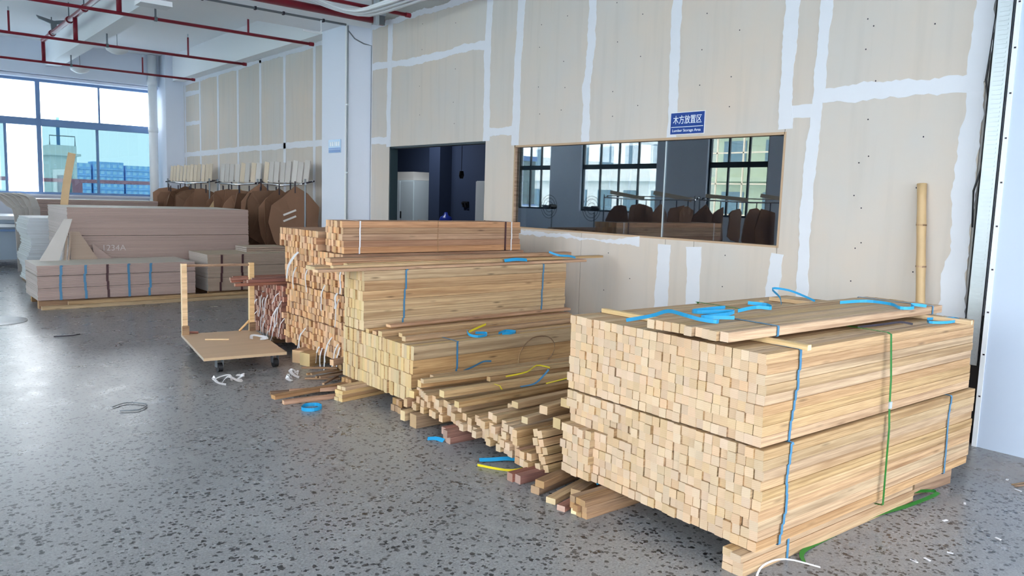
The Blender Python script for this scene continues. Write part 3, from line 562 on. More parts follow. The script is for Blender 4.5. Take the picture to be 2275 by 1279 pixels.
# dunnage under the front stack
def dunnage(label, loc, rotz, cols, rows, w, h, L, mat='dirty'):
    return bundle(label, loc, rotz, cols, rows, w, h, L, M[mat], 0.012, (), jy=0.003, name='dunnage_bundle', part='stick', roll=0.03)
d_ = dunnage('low bundle of sticks under the near edge of the front stack', (2.84, 1.79, 0.0), -0.035, 2, 3, 0.055, 0.034, 1.55, 'pale'); strap_loop(d_, 0.33, 0, 0.11, 0, 0.102, M['bluedk'], 0.016, 3, 0.0)
dunnage('low bundle of dusty sticks under the far edge of the front stack', (2.71, 2.62, 0.0), -0.02, 3, 3, 0.036, 0.034, 1.9)
bt('stick', 'lone brown offcut under the right end of the front stack', 0.4, 0.08, 0.09, M['dirty'], (4.68, 1.79, 0.046), (0, 0, -0.1))
# blue curls on the front stack
def curl(label, pts, w=0.016, wd=(0, 0, 1), mat='blue', cat='strap', name='strap_scrap', group=None): return MB().ribbon(pts, w, wd, 0.0015).obj(name, M[mat], label=label, cat=cat, group=group)
ZC = ZA+0.071
def up(L, z, j=0.004): return [(a, b, z+0.011+(rnd.uniform(0, j))) for a, b in L]
curl('looped blue strap scrap on the front stack, folded twice', smooth(up([(3.50, 2.42), (3.24, 2.43), (3.22, 2.36), (3.40, 2.30), (3.27, 2.26), (3.09, 2.27), (3.12, 2.22), (3.22, 2.17)], ZC)), 0.018)
curl('long blue strap scrap arching over the left end of the front stack', smooth([(2.99, 2.66, ZA+.02), (3.02, 2.52, ZA+.06), (3.0, 2.40, ZC+.03), (2.97, 2.28, ZC+.03), (2.98, 2.20, ZC+.02), (3.02, 2.13, ZC+.014), (3.08, 2.16, ZC+.014)]), 0.018)
curl('blue strap scrap twisted on the middle of the front stack', smooth([(3.74, 2.44, ZC+.02), (3.80, 2.36, ZC+.015), (3.70, 2.27, ZC+.014), (3.62, 2.31, ZC+.02), (3.44, 2.30, ZC+.014)]), 0.018)
curl('blue strap loop standing up behind the front stack top', smooth([(4.45, 2.66, ZA+.01), (4.49, 2.70, ZA+.05), (4.56, 2.80, ZA+.09), (4.70, 2.76, ZA+.075), (4.82, 2.7, ZA+.03), (4.86, 2.66, ZA+.005)]), 0.014)
curl('long flat blue strap scrap near the right end of the front stack', smooth([(4.34, 2.22, ZC+.012), (4.50, 2.14, ZC+.02), (4.50, 2.0, ZC+.02), (4.44, 1.92, ZC+.012), (4.52, 1.88, ZC+.012), (4.60, 1.93, ZC+.02), (4.66, 1.87, ZC+.014)]), 0.017)
curl('blue strap ring at the right edge of the front stack', smooth([(4.66, 1.86, ZA+.012), (4.83, 1.80, ZA+.012), (4.80, 1.74, ZA+.012), (4.62, 1.74, ZA+.012), (4.54, 1.80, ZA+.012), (4.66, 1.86, ZA+.014)]), 0.015)
curl('dark curved strap scrap under the top layer of the front stack', smooth([(3.98, 1.93, ZA+.01), (4.2, 1.9, ZA+.012), (4.32, 1.86, ZA+.02), (4.38, 1.82, ZA+.01)]), 0.012, mat='hook')
curl('green strap tail lying on the floor along the front stack', smooth([(3.20, 1.71, .003), (3.28, 1.76, .01), (3.52, 1.775, .004), (3.96, 1.76, .012), (4.3, 1.72, .005), (4.6, 1.69, .02), (4.48, 1.78, .02), (4.2, 1.80, .012), (3.9, 1.775, .01)]), 0.022, (0, 1, 0.3), 'green')
curl('white plastic strip curled on the floor by the near corner of the front stack', smooth([(2.86, 1.74, .004), (2.98, 1.78, .02), (3.10, 1.745, .03), (3.20, 1.63, .008)]), 0.009, (0, 1, .3), 'film')
# second stack D
D1 = bundle('long low bundle of yellow boards on edge behind the collapsed pile', (2.99, 4.69, 0.10), 0.0, 26, 4, 0.0408, 0.103, 2.12, M['yellow'], 0.006, [(0.40, M['bluedk'], 0.016, 0.006)], jy=0.0015)
D2 = bundle('tall narrow bundle of yellow boards standing on the low bundle', (3.0, 5.43, 0.516), 0.0, 8, 6, 0.0408, 0.0795, 2.2, M['yellow'], 0.006, [(0.40, M['bluedk'], 0.016, 0.012), (1.90, M['bluedk'], 0.016, 0.006)], jy=0.0015)
for y, lab in ((4.76, 'near'), (5.55, 'far')): dunnage('short sticks under the %s side of the low yellow bundle' % lab, (2.95, y, 0), 0.0, 3, 2, 0.05, 0.048, 1.9)
zt = 0.10+4*0.103
for i, (x, y, L, w, h, a, dz, mat) in enumerate([(4.02, 5.36, 2.05, .05, .03, 0.0, 0, 'yellow'), (4.05, 5.27, 2.1, .06, .028, 0.01, 0, 'red'), (4.0, 5.16, 2.0, .06, .04, -0.012, 0, 'yellow'), (4.12, 5.07, 2.0, .05, .03, 0.0, 0, 'yellow'), (4.15, 5.315, 2.0, .07, .02, 0.012, .041, 'red'), (4.1, 4.93, 2.1, .05, .035, 0.02, 0, 'yellow')]):
    bt('board', ['yellow board against the tall bundle on the low stack', 'reddish board second from the tall bundle', 'thicker yellow board lying on low bundle', 'narrow yellow board fourth on the low bundle', 'reddish board lying on two others beside tall bundle', 'front yellow board lying loose on the low bundle'][i], L, w, h, M[mat], (x, y, zt+h/2+dz+0.001), (0, 0, a))
curl('blue strap scrap rolled on the low yellow bundle, left one', smooth([(3.60, 4.86, zt+.04), (3.58, 4.80, zt+.02), (3.62, 4.74, zt+.012), (3.72, 4.76, zt+.012), (3.74, 4.80, zt+.02), (3.64, 4.80, zt+.03)]), 0.02)
curl('blue strap scrap on the low yellow bundle, right one', smooth([(3.85, 4.77, zt+.012), (3.95, 4.80, zt+.02), (4.02, 4.76, zt+.012), (3.95, 4.73, zt+.012), (3.87, 4.75, zt+.012)]), 0.02)
curl('yellow strap end sticking up from the low yellow bundle', smooth([(3.62, 4.86, zt+.03), (3.70, 4.87, zt+.05), (3.82, 4.90, zt+.07)]), 0.016, mat='yellowst')
MB().tube(smooth([(3.98, 4.67, .26), (4.0, 4.665, .38), (4.12, 4.665, .48), (4.3, 4.665, .47), (4.37, 4.665, .38), (4.30, 4.665, .28), (4.1, 4.66, .25)]), 0.004, 6).obj('wire_hoop', M['dirty'], label='thin greenish hoop leaning on the side of the low yellow bundle', cat='wire')
curl('blue grey strap scrap between low yellow bundle and collapsed pile', smooth([(3.40, 4.62, .30), (3.50, 4.63, .32), (3.6, 4.64, .345), (3.68, 4.64, .34)]), 0.014, mat='bluedk')
# reddish stack E and F
E1 = bundle('lowest reddish bundle of the tall middle stack', (3.2, 6.10, 0.10), 0, 30, 5, 0.0435, 0.059, 2.1, M['red'], 0.014, (), jy=0.002)
E2 = bundle('second reddish bundle of the tall middle stack', (3.21, 6.12, 0.40), 0, 29, 5, 0.0435, 0.059, 2.1, M['red'], 0.014, (), jy=0.002)
E3 = bundle('third reddish bundle of the tall middle stack', (3.22, 6.22, 0.70), 0, 28, 6, 0.0435, 0.060, 2.1, M['red'], 0.014, (), jy=0.002)
E4 = bundle('topmost reddish bundle on the far half of the middle stack', (3.18, 6.62, 1.065), 0, 19, 3, 0.0435, 0.060, 2.1, M['red'], 0.014, (), jy=0.002)
F = bundle('dark reddish boards tied with white string on top of middle stack', (3.24, 6.235, 1.065), 0, 8, 5, 0.0435, 0.058, 2.05, M['red'], 0.014, [(0.16, M['film'], 0.014, 0.004), (1.0, M['dirty'], 0.006, 0.0), (1.92, M['film'], 0.014, 0.004), (1.84, M['dkstrap'], 0.02, 0.0)], jy=0.003)
EL = bundle('weathered thin sticks bundle at the far left of the middle stack', (3.2, 7.47, 0.10), 0, 27, 10, 0.031, 0.0545, 2.1, M['dred'], 0.02, (), jy=0.003)
for x in (6.3, 7.0, 7.8): dunnage({6.3: 'near dunnage sticks under the middle stack', 7.0: 'second dunnage sticks under the middle stack', 7.8: 'far dunnage sticks under the weathered bundle'}[x], (3.25, x, 0), 0, 3, 2, 0.05, 0.048, 1.9)
for i in range(9):   # dark red loose sticks on the weathered bundle
    bt('stick', 'dark red loose stick lying on the weathered thin bundle', 2.1, 0.035, 0.03, M['dred'], (4.0+rnd.uniform(-.18, .12), 7.64+(i % 5)*0.11, 0.645+0.016+(i//5)*0.034), (0, 0, rnd.uniform(-.04, .04)), 'lumber', 'red sticks on the weathered bundle')
for i, (x, y, L, w, h, z, a, lab) in enumerate([(4.05, 5.48, 2.9, .09, .022, 0.995, 0.012, 'long thin board overhanging the right end of the tall yellow bundle'), (3.95, 5.60, 2.6, .08, .028, 0.995, -0.01, 'thicker board lying on tall yellow bundle'), (4.35, 5.55, 2.9, .07, .022, 1.024, 0.0, 'narrow board reaching farthest right over the tall yellow bundle'), (3.9, 5.69, 2.5, .09, .03, 0.995, 0.0, 'back board on the tall yellow bundle'), (4.0, 5.66, 2.4, .1, .025, 1.027, 0.02, 'upper back board on the tall yellow bundle'), (3.7, 5.50, 1.9, .05, .02, 1.019, 0.015, 'short pale lath in front on the tall yellow bundle'), (4.1, 5.64, 2.6, .1, .03, 1.054, -0.015, 'topmost wide board over the tall yellow bundle')]):
    bt('board', lab, L, w, h, M['red' if i in (0, 4, 6) else 'yellow'], (x, y, z+h/2+0.001), (0, 0, a))
curl('blue strap scrap on the boards over the tall yellow bundle, middle one', smooth([(4.45, 5.46, 1.035), (4.58, 5.45, 1.045), (4.72, 5.46, 1.035)]), 0.03, (0, .5, 1)); curl('blue strap scrap at the right end of boards over the tall yellow bundle', smooth([(5.05, 5.52, 1.10), (5.12, 5.46, 1.07), (5.25, 5.44, 1.06), (5.35, 5.46, 1.04)]), 0.02)
# white strap ends hanging from the reddish stack
for i in range(26):
    y = rnd.uniform(6.15, 8.2); z = rnd.uniform(0.15, 1.0 if y < 7.4 else 0.6); L = rnd.uniform(0.10, 0.28); d = rnd.uniform(-.1, .1); x = 3.165
    curl('white plastic strap end hanging out of the reddish stack', smooth([(x+.02, y, z), (x-.015, y+d*.4, z-L*.3), (x-.025, y+d*.8, z-L*.7), (x-.015-rnd.uniform(0, .03), y+d, max(.03, z-L))]), rnd.uniform(.012, .021), (0, 1, 0.3), 'film', 'strap', 'strap_end', 'white strap ends on the reddish stack')
curl('long white strap slanting across the upper left of the middle stack', smooth([(3.15, 6.98, 1.03), (3.11, 7.0, .98), (3.1, 7.1, .88), (3.11, 7.16, .76)]), .035, (0, 1, 0.2), 'film')
curl('white plastic strip rising from the top of the middle stack', smooth([(3.6, 7.0, 1.25), (3.56, 7.0, 1.29), (3.5, 6.95, 1.34)]), .03, (0, 1, 0), 'film')
for i, (x, y, L, a) in enumerate([(3.15, 6.82, .22, .5), (3.17, 6.66, .24, .25)]): bt('timber_block', ['brown timber offcut on the floor by the cart', 'yellowish timber offcut beside the brown one'][i], L, .14, .12, M[['red', 'yellow'][i]], (x, y, .061), (0, 0, a))
# collapsed pile G
GL = 'loose pine stick in the collapsed pile between front stack and yellow bundles'; GG = 'sticks of the collapsed pile'
def zb(y): 
    P = [(3.2, .03), (3.45, .035), (3.7, .07), (3.9, .09), (4.6, .10)]
    for (a, b), (c, d) in zip(P, P[1:]):
        if y <= c: return b+(d-b)*max(0, (y-a))/(c-a)
    return .10
y = 4.555
col = 0
while y > 3.43:
    n = 3 if y > 4.3 else (3 if y > 4.0 else (2 if y > 3.85 else (3 if y > 3.72 else 4)))
    if col % 7 == 6: n -= 1
    for k in range(n):
        L = 2.1; x = 2.93+L/2+rnd.uniform(-.035, .035)+(0.12 if y < 3.9 and k == n-1 and n < 3 else 0)
        bt('stick', GL, L, .044, .046, M['pale'], (x, y+rnd.uniform(-.0015, .0015), zb(y)+.001+(k+.5)*.0475), (rnd.uniform(-.03, .03), 0, rnd.uniform(-.003, .003)), 'lumber', GG)
    y -= .0465; col += 1
for k in range(2):   # leaning fan against the front stack
    for r in range(5):
        ang = 0.28+0.05*k; bt('stick', GL, 2.0, .042, .044, M['pale'], (2.93+1.0+rnd.uniform(-.03, .03), 3.24-k*.05-(r*.0455)*math.sin(ang)*-1-.02, .06+r*.047), (ang*-1+rnd.uniform(-.03, .03), 0, 0.0), 'lumber', GG)
for k in range(3):
    for r in range(2): bt('stick', GL, 2.0, .043, .044, M['pale' if k else 'red'], (2.9+1.0+rnd.uniform(-.04, .02), 3.388-k*.048, .03+.024+r*.047), (rnd.uniform(-.08, .08), 0, 0), 'lumber', GG)
for i, (x0, y0, x1, y1, z, w, h, lab) in enumerate([
    (3.10, 4.60, 5.1, 4.50, .268, .05, .04, 'upper long stick of the collapsed pile, close to yellow bundle'), (2.93, 4.50, 5.0, 4.36, .262, .05, .05, 'thick stick along the back edge of the collapsed pile'),
    (3.42, 4.34, 5.2, 4.24, .275, .045, .035, 'stick starting midway on the collapsed pile top'), (2.90, 4.42, 4.9, 4.20, .312, .045, .03, 'thin slanting stick on the collapsed pile'),
    (2.90, 4.18, 4.95, 4.08, .266, .06, .045, 'broad stick in the middle of the collapsed pile'), (2.88, 3.98, 4.9, 4.0, .245, .05, .04, 'pale stick on the collapsed pile below the broad one'),
    (3.18, 3.80, 5.1, 3.86, .233, .045, .03, 'short-looking stick above the collapsed pile front'), (3.12, 3.68, 5.1, 3.76, .275, .06, .04, 'thick raised stick at the front of the collapsed pile'), (2.98, 3.42, 4.9, 3.66, .26, .05, .04, 'slanting stick at the low front of the collapsed pile'),
    (3.02, 3.30, 4.9, 3.58, .34, .06, .05, 'slanting stick leaning toward the front stack'), (3.08, 3.18, 5.0, 3.30, .40, .07, .05, 'highest stick of the collapsed pile beside the front stack'), (2.98, 3.14, 4.9, 3.2, .30, .06, .06, 'brown stick wedged between collapsed pile and front stack')]):
    dx, dy = x1-x0, y1-y0; L = math.hypot(dx, dy); bt('stick', lab, L, w, h, M['yellow' if i % 3 else 'pale'], ((x0+x1)/2, (y0+y1)/2, z+h/2), (0, 0, math.atan2(dy, dx)))
for i, (loc, rz, c, r, lab, mt) in enumerate([((2.87, 4.40, 0), -.02, 1, 1, 'square timber under the back of the collapsed pile', 'dirty'), ((2.84, 3.99, 0), -.03, 2, 2, 'pair of old timbers under the middle of the collapsed pile', 'dred')]):
    dunnage(lab, loc, rz, c, r, .085 if c == 1 else .05, .095 if c == 1 else .048, 1.8, mt)
dunnage('reddish sticks under the collapsed pile near the front stack', (2.76, 3.185, 0), -.03, 2, 1, .05, .05, .9, 'dred')
for i, (x, y, z, L, w, h, a, mt, lab) in enumerate([(3.18, 3.10, .022, .9, .06, .042, .15, 'dirty', 'flat brown stick on the floor between the two piles'), (3.13, 3.08, .066, .8, .06, .04, .2, 'dirty', 'upper brown stick crossing the flat one on the floor'), (3.10, 2.98, .017, .8, .06, .032, .25, 'yellow', 'yellow stick on the floor near the far front dunnage'), (3.08, 2.90, .05, .5, .06, .034, .3, 'dirty', 'short brown offcut lying on the yellow stick'), (3.08, 2.865, .016, .8, .05, .03, .22, 'dred', 'dark red stick on the floor near the far front dunnage'), (2.96, 2.765, .02, .5, .07, .036, .3, 'white_plank', 'pale stick end on the floor beside the far front dunnage')]):
    bt('stick', lab, L, w, h, M[mt], (x, y, z), (0, 0, a))
for i, (x, y, z, L, w, h, a, lab) in enumerate([(3.08, 4.60, .2, .35, .05, .05, .2, 'broken end stick at the corner of the low yellow bundle'), (3.02, 4.60, .14, .3, .04, .06, .1, 'reddish stick end below the broken one'), (2.98, 4.57, .06, .3, .05, .07, 0.1, 'brown offcut on the floor at the corner of low yellow bundle')]):
    bt('stick', lab, L, w, h, M[['yellow', 'red', 'yellow'][i]], (x, y, z), (0, 0, a))
curl('yellow strap across the right of the collapsed pile', smooth([(3.55, 3.86, .34), (3.75, 3.88, .345), (4.0, 3.92, .345), (4.2, 3.98, .345)]), .012, (0, 1, .4), 'yellowst'); curl('yellow strap scrap on the middle of the collapsed pile', smooth([(3.50, 4.24, .32), (3.7, 4.24, .33), (3.85, 4.30, .35), (3.95, 4.26, .33)]), .010, (0, .4, 1), 'yellowst')
curl('dark blue strap scrap sticking up from the collapsed pile', smooth([(3.42, 3.98, .31), (3.55, 3.98, .315), (3.63, 3.98, .36), (3.68, 3.98, .40)]), .016, (0, 1, .3), 'bluedk'); curl('yellow band around two sticks of the collapsed pile', [(3.3, 4.12, .316), (3.3, 4.06, .316), (3.31, 4.045, .29)], .01, (1, 0, 0), 'yellowst')
curl('blue strap scrap on floor under the collapsed pile', smooth([(2.80, 3.62, .012), (2.86, 3.58, .014), (2.95, 3.52, .02), (3.0, 3.46, .014)]), .03, (0, 1, .4)); curl('yellow strap scrap on floor under the collapsed pile', smooth([(2.74, 3.56, .01), (2.78, 3.46, .012), (2.84, 3.38, .01), (2.9, 3.34, .02), (2.95, 3.4, .02)]), .014, (0, 0, 1), 'yellowst')
curl('blue strap scrap on floor beside pair of old timbers', smooth([(2.78, 4.16, .006), (2.82, 4.12, .012), (2.84, 4.06, .008)]), .03, (0, 1, .3)); curl('small blue strap scrap on the floor sticks', smooth([(3.0, 2.83, .07), (3.04, 2.80, .085), (3.1, 2.78, .09)]), .03, (0, 1, .3))
# small wood heap on the floor left of D1
for i, (x, y, z, L, w, h, a, lab, mt) in enumerate([(2.86, 5.66, .016, 1.0, .05, .03, -.25, 'long offcut in the floor heap left of the yellow bundle', 'dirty'), (2.80, 5.44, .016, .9, .05, .03, -.1, 'second offcut in the floor heap left of yellow bundle', 'red'), (2.70, 5.60, .048, .8, .06, .03, .12, 'third offcut in the floor heap, nearest the blue ring', 'dirty'), (2.86, 5.53, .046, .8, .04, .028, -.35, 'offcut lying across the floor heap', 'red')]):
    bt('stick', lab, L, w, h, M[mt], (x, y, z), (0, 0, a))
dunnage('small tied bundle of short sticks on the floor heap', (2.76, 5.30, .0), .15, 2, 4, .05, .028, .42, 'yellow')
for k in range(7): bt('stick', 'short splinter sticks at the corner between yellow and reddish stacks', .3, .02, .016, M['dirty'], (3.02+rnd.uniform(-.1, .02), 5.98+rnd.uniform(-.08, .1), .01+k*.016), (0, 0, rnd.uniform(-1, 1)), 'lumber', 'splinters at the stack corner')
bt('stick', 'reddish stick end poking out beside the yellow bundle near the floor', .5, .05, .05, M['red'], (3.24, 6.02, .16), (0, 0, .2))
curl('blue strap ring on the floor left of the lumber', smooth([(2.40, 5.27, .014), (2.46, 5.33, .014), (2.54, 5.30, .014), (2.54, 5.22, .014), (2.46, 5.18, .014), (2.40, 5.22, .014), (2.40, 5.27, .014)]), .026)

# ------------------------------------------------------------------ plywood stacks at the back
def sheets(label, x0, x1, y0, y1, z0, z1, n, mat, j=.004, straps=(), gaps=(), name='plywood_stack'):
    t = thing(name, label, 'plywood', (x0, y0, 0)); th = (z1-z0)/n; W, D = x1-x0, y1-y0
    me = MB().box(0, W, 0, D, 0, th*.94).mesh('sheet', mat)
    for k in range(n): link('sheet', me, t, (rnd.uniform(-j, j), rnd.uniform(-j, j)*.6, z0+k*th+(.006 if k > n*.66 else 0)+(.004 if k > n*.33 else 0)), (0, 0, 0))
    for x, mm in straps: strap_loop(t, x, -j, D, z0, z1, mm, .03, 4, .012)
    return t
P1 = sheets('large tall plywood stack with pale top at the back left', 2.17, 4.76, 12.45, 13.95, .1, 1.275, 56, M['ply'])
text('chalk_mark', '1234A', M['chalk'], P1, (0.60, -0.008, .70), (PI/2, 0, 0), .12, .30)
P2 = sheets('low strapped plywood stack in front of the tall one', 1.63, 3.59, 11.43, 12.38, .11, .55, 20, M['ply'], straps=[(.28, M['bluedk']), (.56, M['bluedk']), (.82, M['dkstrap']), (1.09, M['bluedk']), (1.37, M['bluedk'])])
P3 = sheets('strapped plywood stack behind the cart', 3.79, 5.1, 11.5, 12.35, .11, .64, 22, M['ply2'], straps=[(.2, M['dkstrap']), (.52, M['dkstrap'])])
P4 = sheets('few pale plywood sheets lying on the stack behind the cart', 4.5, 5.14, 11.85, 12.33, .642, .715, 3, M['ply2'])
for i, (x, y, xx, yy, L) in enumerate([(2.62, 11.46, .05, .05, 1.96), (2.62, 12.2, .1, .1, 1.9), (4.45, 11.55, .1, .1, 1.25), (4.45, 12.2, .1, .1, 1.25), (3.4, 12.6, .1, .1, 2.5), (3.4, 13.7, .1, .1, 2.5)]):
    bt('bearer', ['front bearer under the low strapped plywood stack', 'rear bearer under the low strapped plywood stack', 'front bearer under the stack behind the cart', 'rear bearer under the stack behind the cart', 'front bearer under the tall plywood stack', 'rear bearer under the tall plywood stack'][i], L, .09, .098, M['ply2' if 0 else 'dirty'], (x, y+.05, .05), (0, 0, 0))
bt('beam', 'long pale beam on the floor in front of the low plywood stack', 3.1, .05, .05, M['pale'], (3.2, 11.36, .0255), (0, 0, .025)); bt('beam', 'upper pale beam lying on the floor beam behind the cart', 2.9, .045, .045, M['pale'], (3.4, 11.37, .075), (0, 0, .03)); 
P5 = thing('paper_sheet_stack', 'tall stack of white sheets with wavy edges left of the tall plywood', 'sheets', (1.95, 14.3, 0))
for k in range(38): bx('sheet', M['paper_edge'], 0.06*math.sin(k*.35)*.5+rnd.uniform(-.01, .01), 2.2, rnd.uniform(0, .02), 1.1, .03+k*.0272, .03+k*.0272+.0255, P5)
bx('pallet', M['dirty'], 0.02, 2.2, .02, 1.08, 0, .03, P5)
def leaner(name, label, x, y, z, w, h, th, ang, mat, rz=0.0, yaw=0):   # board standing on z, leaning sideways in the xz plane
    return bx(name, mat, -w/2, w/2, -th/2, th/2, 0, h, loc=(x, y, z), rot=(ang, rz, yaw), label=label, cat='board')
zP = .552
MB().poly([(-.21, 0), (.03, 0), (.22, .58), (.12, .58)], .02).obj('leaning_board', M['boardgrey'], loc=(1.97, 12.15, zP), rot=(-.12, 0, .0), label='large white board leaning on the left end of the plywood stacks', cat='board')
for i, (x, w, h) in enumerate([(2.02, .03, .34), (2.075, .03, .35), (2.12, .02, .35)]): bx('leaning_lath', M['ply2' if i else 'paper_edge'], -w/2, w/2, -.02, .02, 0, h, loc=(x, 12.2, zP), rot=(-.1, .12, 0), label=['pale lath standing behind the white board', 'brown lath standing behind the white board', 'thin lath nearest the triangular board'][i], cat='board')
MB().poly([(-.09, 0), (.25, 0), (.03, .40), (-.09, .40)], .02).obj('leaning_board', M['ply2'], loc=(2.26, 12.28, zP), rot=(-.15, 0, 0), label='tan board with slanted edge leaning on the tall plywood stack', cat='board')
MB().poly([(-.05, 0), (.2, 0), (-.05, .22)], .018).obj('leaning_board', M['ply'], loc=(2.52, 12.36, zP), rot=(-.15, 0, 0), label='small triangular board leaning beside the tan one', cat='board')
cp = [(2.40+.16*(t**1.6), 14.12, .9+1.2*t) for t in [i/8 for i in range(9)]]
MB().ribbon(cp, .11, (.9, -.2, 0), .02).obj('curved_plank', M['bamboo'], label='tall narrow curved plank standing behind the tall plywood stack', cat='plank')
bx('curved_plank_stand', M['dirty'], 2.3, 2.5, 14.05, 14.2, 0, .9, label='timber post hidden behind the tall plywood stack carrying curved plank', cat='lumber')
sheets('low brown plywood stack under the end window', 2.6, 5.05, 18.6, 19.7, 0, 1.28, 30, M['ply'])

# cart
ct = thing('wooden_cart', 'flat wooden cart on casters with two posts and a top bar', 'cart', (2.36, 7.98, 0), -.0)
def P_(a, b): # local deck coords (u along left edge towards camera, v to right)
    A0 = Vector((0, 0)); u = Vector((-.19, -1.26)); v = Vector((.71, -.09)); q = A0+u*a+v*b; return (q.x, q.y)
cs = [P_(0, 0), P_(1, 0), P_(1, 1), P_(0, 1)]
m = MB(); 
for z in (.125, .15): m.v += [(x, y, z) for x, y in cs]
m.f = [(0, 1, 2, 3), (7, 6, 5, 4)]+[(i, (i+1) % 4, 4+(i+1) % 4, 4+i) for i in range(4)]
m.obj('deck', M['deck'], ct)
for i, (a, b) in enumerate([(.07, .13), (.92, .2), (.92, .88), (.07, .9)]):
    x, y = P_(a, b); cw = MB().box(x-.04, x+.04, y-.04, y+.04, .115, .125).box(x-.03, x-.024, y-.03, y+.02, .045, .115).box(x+.024, x+.03, y-.03, y+.02, .045, .115).obj('caster', M['steel'], ct)
    MB().tube([(x-.02, y-.012, .042), (x+.02, y-.012, .042)], .041, 16).obj('wheel', M['black'], cw)
zpost = .86
for i, (a, b) in enumerate([(.03, .04), (.03, .95)]):
    x, y = P_(a, b); bx('post', M['white_plank'], x-.025, x+.025, y-.02, y+.02, .15, zpost, ct); bx('post_foot', M['dirty'], x-.032, x+.035, y-.03, y-.021, .15, .24, ct)
x, y = P_(.03, .95); MB().tube([(x-.13, y, .155), (x-.02, y, .26)], .012, 4).obj('brace', M['white_plank'], ct)
x, y = P_(.03, .04); MB().tube([(x+.13, y, .16), (x+.02, y, .17)], .012, 4).obj('brace', M['dred'], ct)
x0, y0 = P_(.03, .04); x1, y1 = P_(.03, .95); MB().tube([(x0, y0, zpost-.02), (x1, y1, zpost-.02)], .014, 6).obj('top_bar', M['dirty'], ct)
bt('stick', 'thin pale stick lying on the cart deck', .22, .012, .012, M['white_plank'], (2.55, 7.5, .157), (0, 0, -.5))
curl('white strap scrap on the right side of the cart deck', smooth([(2.83, 7.35, .16), (2.87, 7.43, .18), (2.93, 7.38, .175), (2.96, 7.28, .165), (2.90, 7.30, .16)]), .03, (0, 1, .3), 'film')

# ------------------------------------------------------------------ template racks with brown kraft cards
def rack(label, X, y0, y1, zr, boards, mat, flip=1, hb=.36):
    t = thing('template_rack', label, 'rack', (X, y0, 0)); L = y1-y0
    MB().tube([(0, 0, zr), (0, L*.5, zr-.03), (0, L, zr)], .016, 8).obj('rail', M['chrome'], t, smooth=True)
    MB().tube([(0.12*flip, 0, zr+.05), (0.12*flip, L, zr+.05)], .012, 8).obj('back_rail', M['chrome'], t)
    for y in (0.02, L-.02): MB().tube([(0, y, 0), (0, y, zr+.08)], .016, 8).obj('post', M['steel'], t); MB().tube([(-.3, y, .015), (.3, y, .015)], .015, 6).obj('foot', M['steel'], t); MB().tube([(-.05, y, zr), (.16*flip, y, zr+.05)], .014, 6).obj('rail_clamp', M['hook'], t)
    n = boards
    for k in range(n):
        y = (k+.5)*L/n+rnd.uniform(-.02, .02); h = hb+rnd.uniform(-.015, .015)
        bx('template_board', M[mat if rnd.random() < .85 else 'boardcream'], -.005, .005, -L/n*.40, L/n*.40, 0, h, t, loc=(.05*flip, y, zr+.02), rot=(rnd.uniform(-.05, .05)+.1, .06*flip, 0))
    return t
R1 = rack('right template rack with grey boards on top and kraft cards below', 5.52, 11.95, 13.85, 1.73, 8, 'boardgrey'); R2 = rack('middle template rack with grey boards on top', 5.52, 13.95, 16.1, 1.73, 8, 'boardgrey'); R3 = rack('left template rack with cream boards on top', 5.52, 16.55, 19.5, 1.74, 12, 'boardcream')
def card(X, Y, w, h, ztop, yaw, label, group, seed, mat='kraft'):
    r = random.Random(seed); n = 12; out = []
    kind = seed % 3
    for k in range(n):
        a = 2*PI*k/n; rx = w/2*(1+r.uniform(-.18, .12)); rz = h/2*(1+r.uniform(-.15, .1)); e = .55 if kind != 1 else 1.0
        cx, cz = math.cos(a), math.sin(a); out.append((rx*abs(cx)**e*(1 if cx > 0 else -1), rz*abs(cz)**e*(1 if cz > 0 else -1)))
    nx = 5; m = MB(); b = r.uniform(-.12, .12)
    # bent sheet: fan of quads from a centre line, with thickness
    cen = len(m.v); ring = []
    for d in (-.003, .003):
        m.v.append((0, b*.0+d, 0)); 
        for a_, c_ in out: m.v.append((a_*.5, d+b*(a_/w)**2*1.2, c_*.5))
        for a_, c_ in out: m.v.append((a_, d+b*(a_/w)**2*4+r.uniform(-.02, .02), c_))
    s = 1+2*n
    for k in range(n):
        k2 = (k+1) % n
        for o, f in ((0, 1), (s, -1)):
            q = [(o, o+1+k, o+1+k2), (o+1+k, o+1+n+k, o+1+n+k2, o+1+k2)]
            m.f += [x_[::f] for x_ in q]
        m.f.append((1+n+k, 1+n+k2, s+1+n+k2, s+1+n+k))
    t = m.obj('kraft_template', M[mat], loc=(X, Y, ztop-h*.5-.03), rot=(0, 0, yaw), label=label, cat='template', group=group)
    MB().tube([(0, 0, h*.42), (0, 0, h*.5+.10)], .012, 6).obj('hook', M['hook'], t)
    return t
gl = 'brown kraft card template hanging in the row under the template boards'
yy = 12.85; i = 0
while yy < 19.4:
    if 16.0 < yy < 16.6: yy = 16.65
    far = yy > 15.0
    card(5.52+rnd.uniform(-.10, .03), yy, rnd.uniform(.58, .76), rnd.uniform(.7, .95) if far else rnd.uniform(.95, 1.12), 1.66+rnd.uniform(-.08, .0), rnd.uniform(-.2, .25), gl, 'kraft templates on the left racks', i+3)
    yy += .26 if not far else .30; i += 1
c_ = card(5.45, 12.2, .84, 1.15, 1.70, -.25, 'round brown kraft template with two pale slots, nearest the column', None, 1)
for k in range(2): bx('slot', M['boardgrey'], -.12, .1, -.012, -.006, -.01, .02, c_, loc=(-.08, -.02-0.0, .16-k*.1), rot=(0, -.4, 0))
card(5.5, 12.5, .7, 1.1, 1.68, .0, 'dark brown kraft template just behind the round one', None, 7)
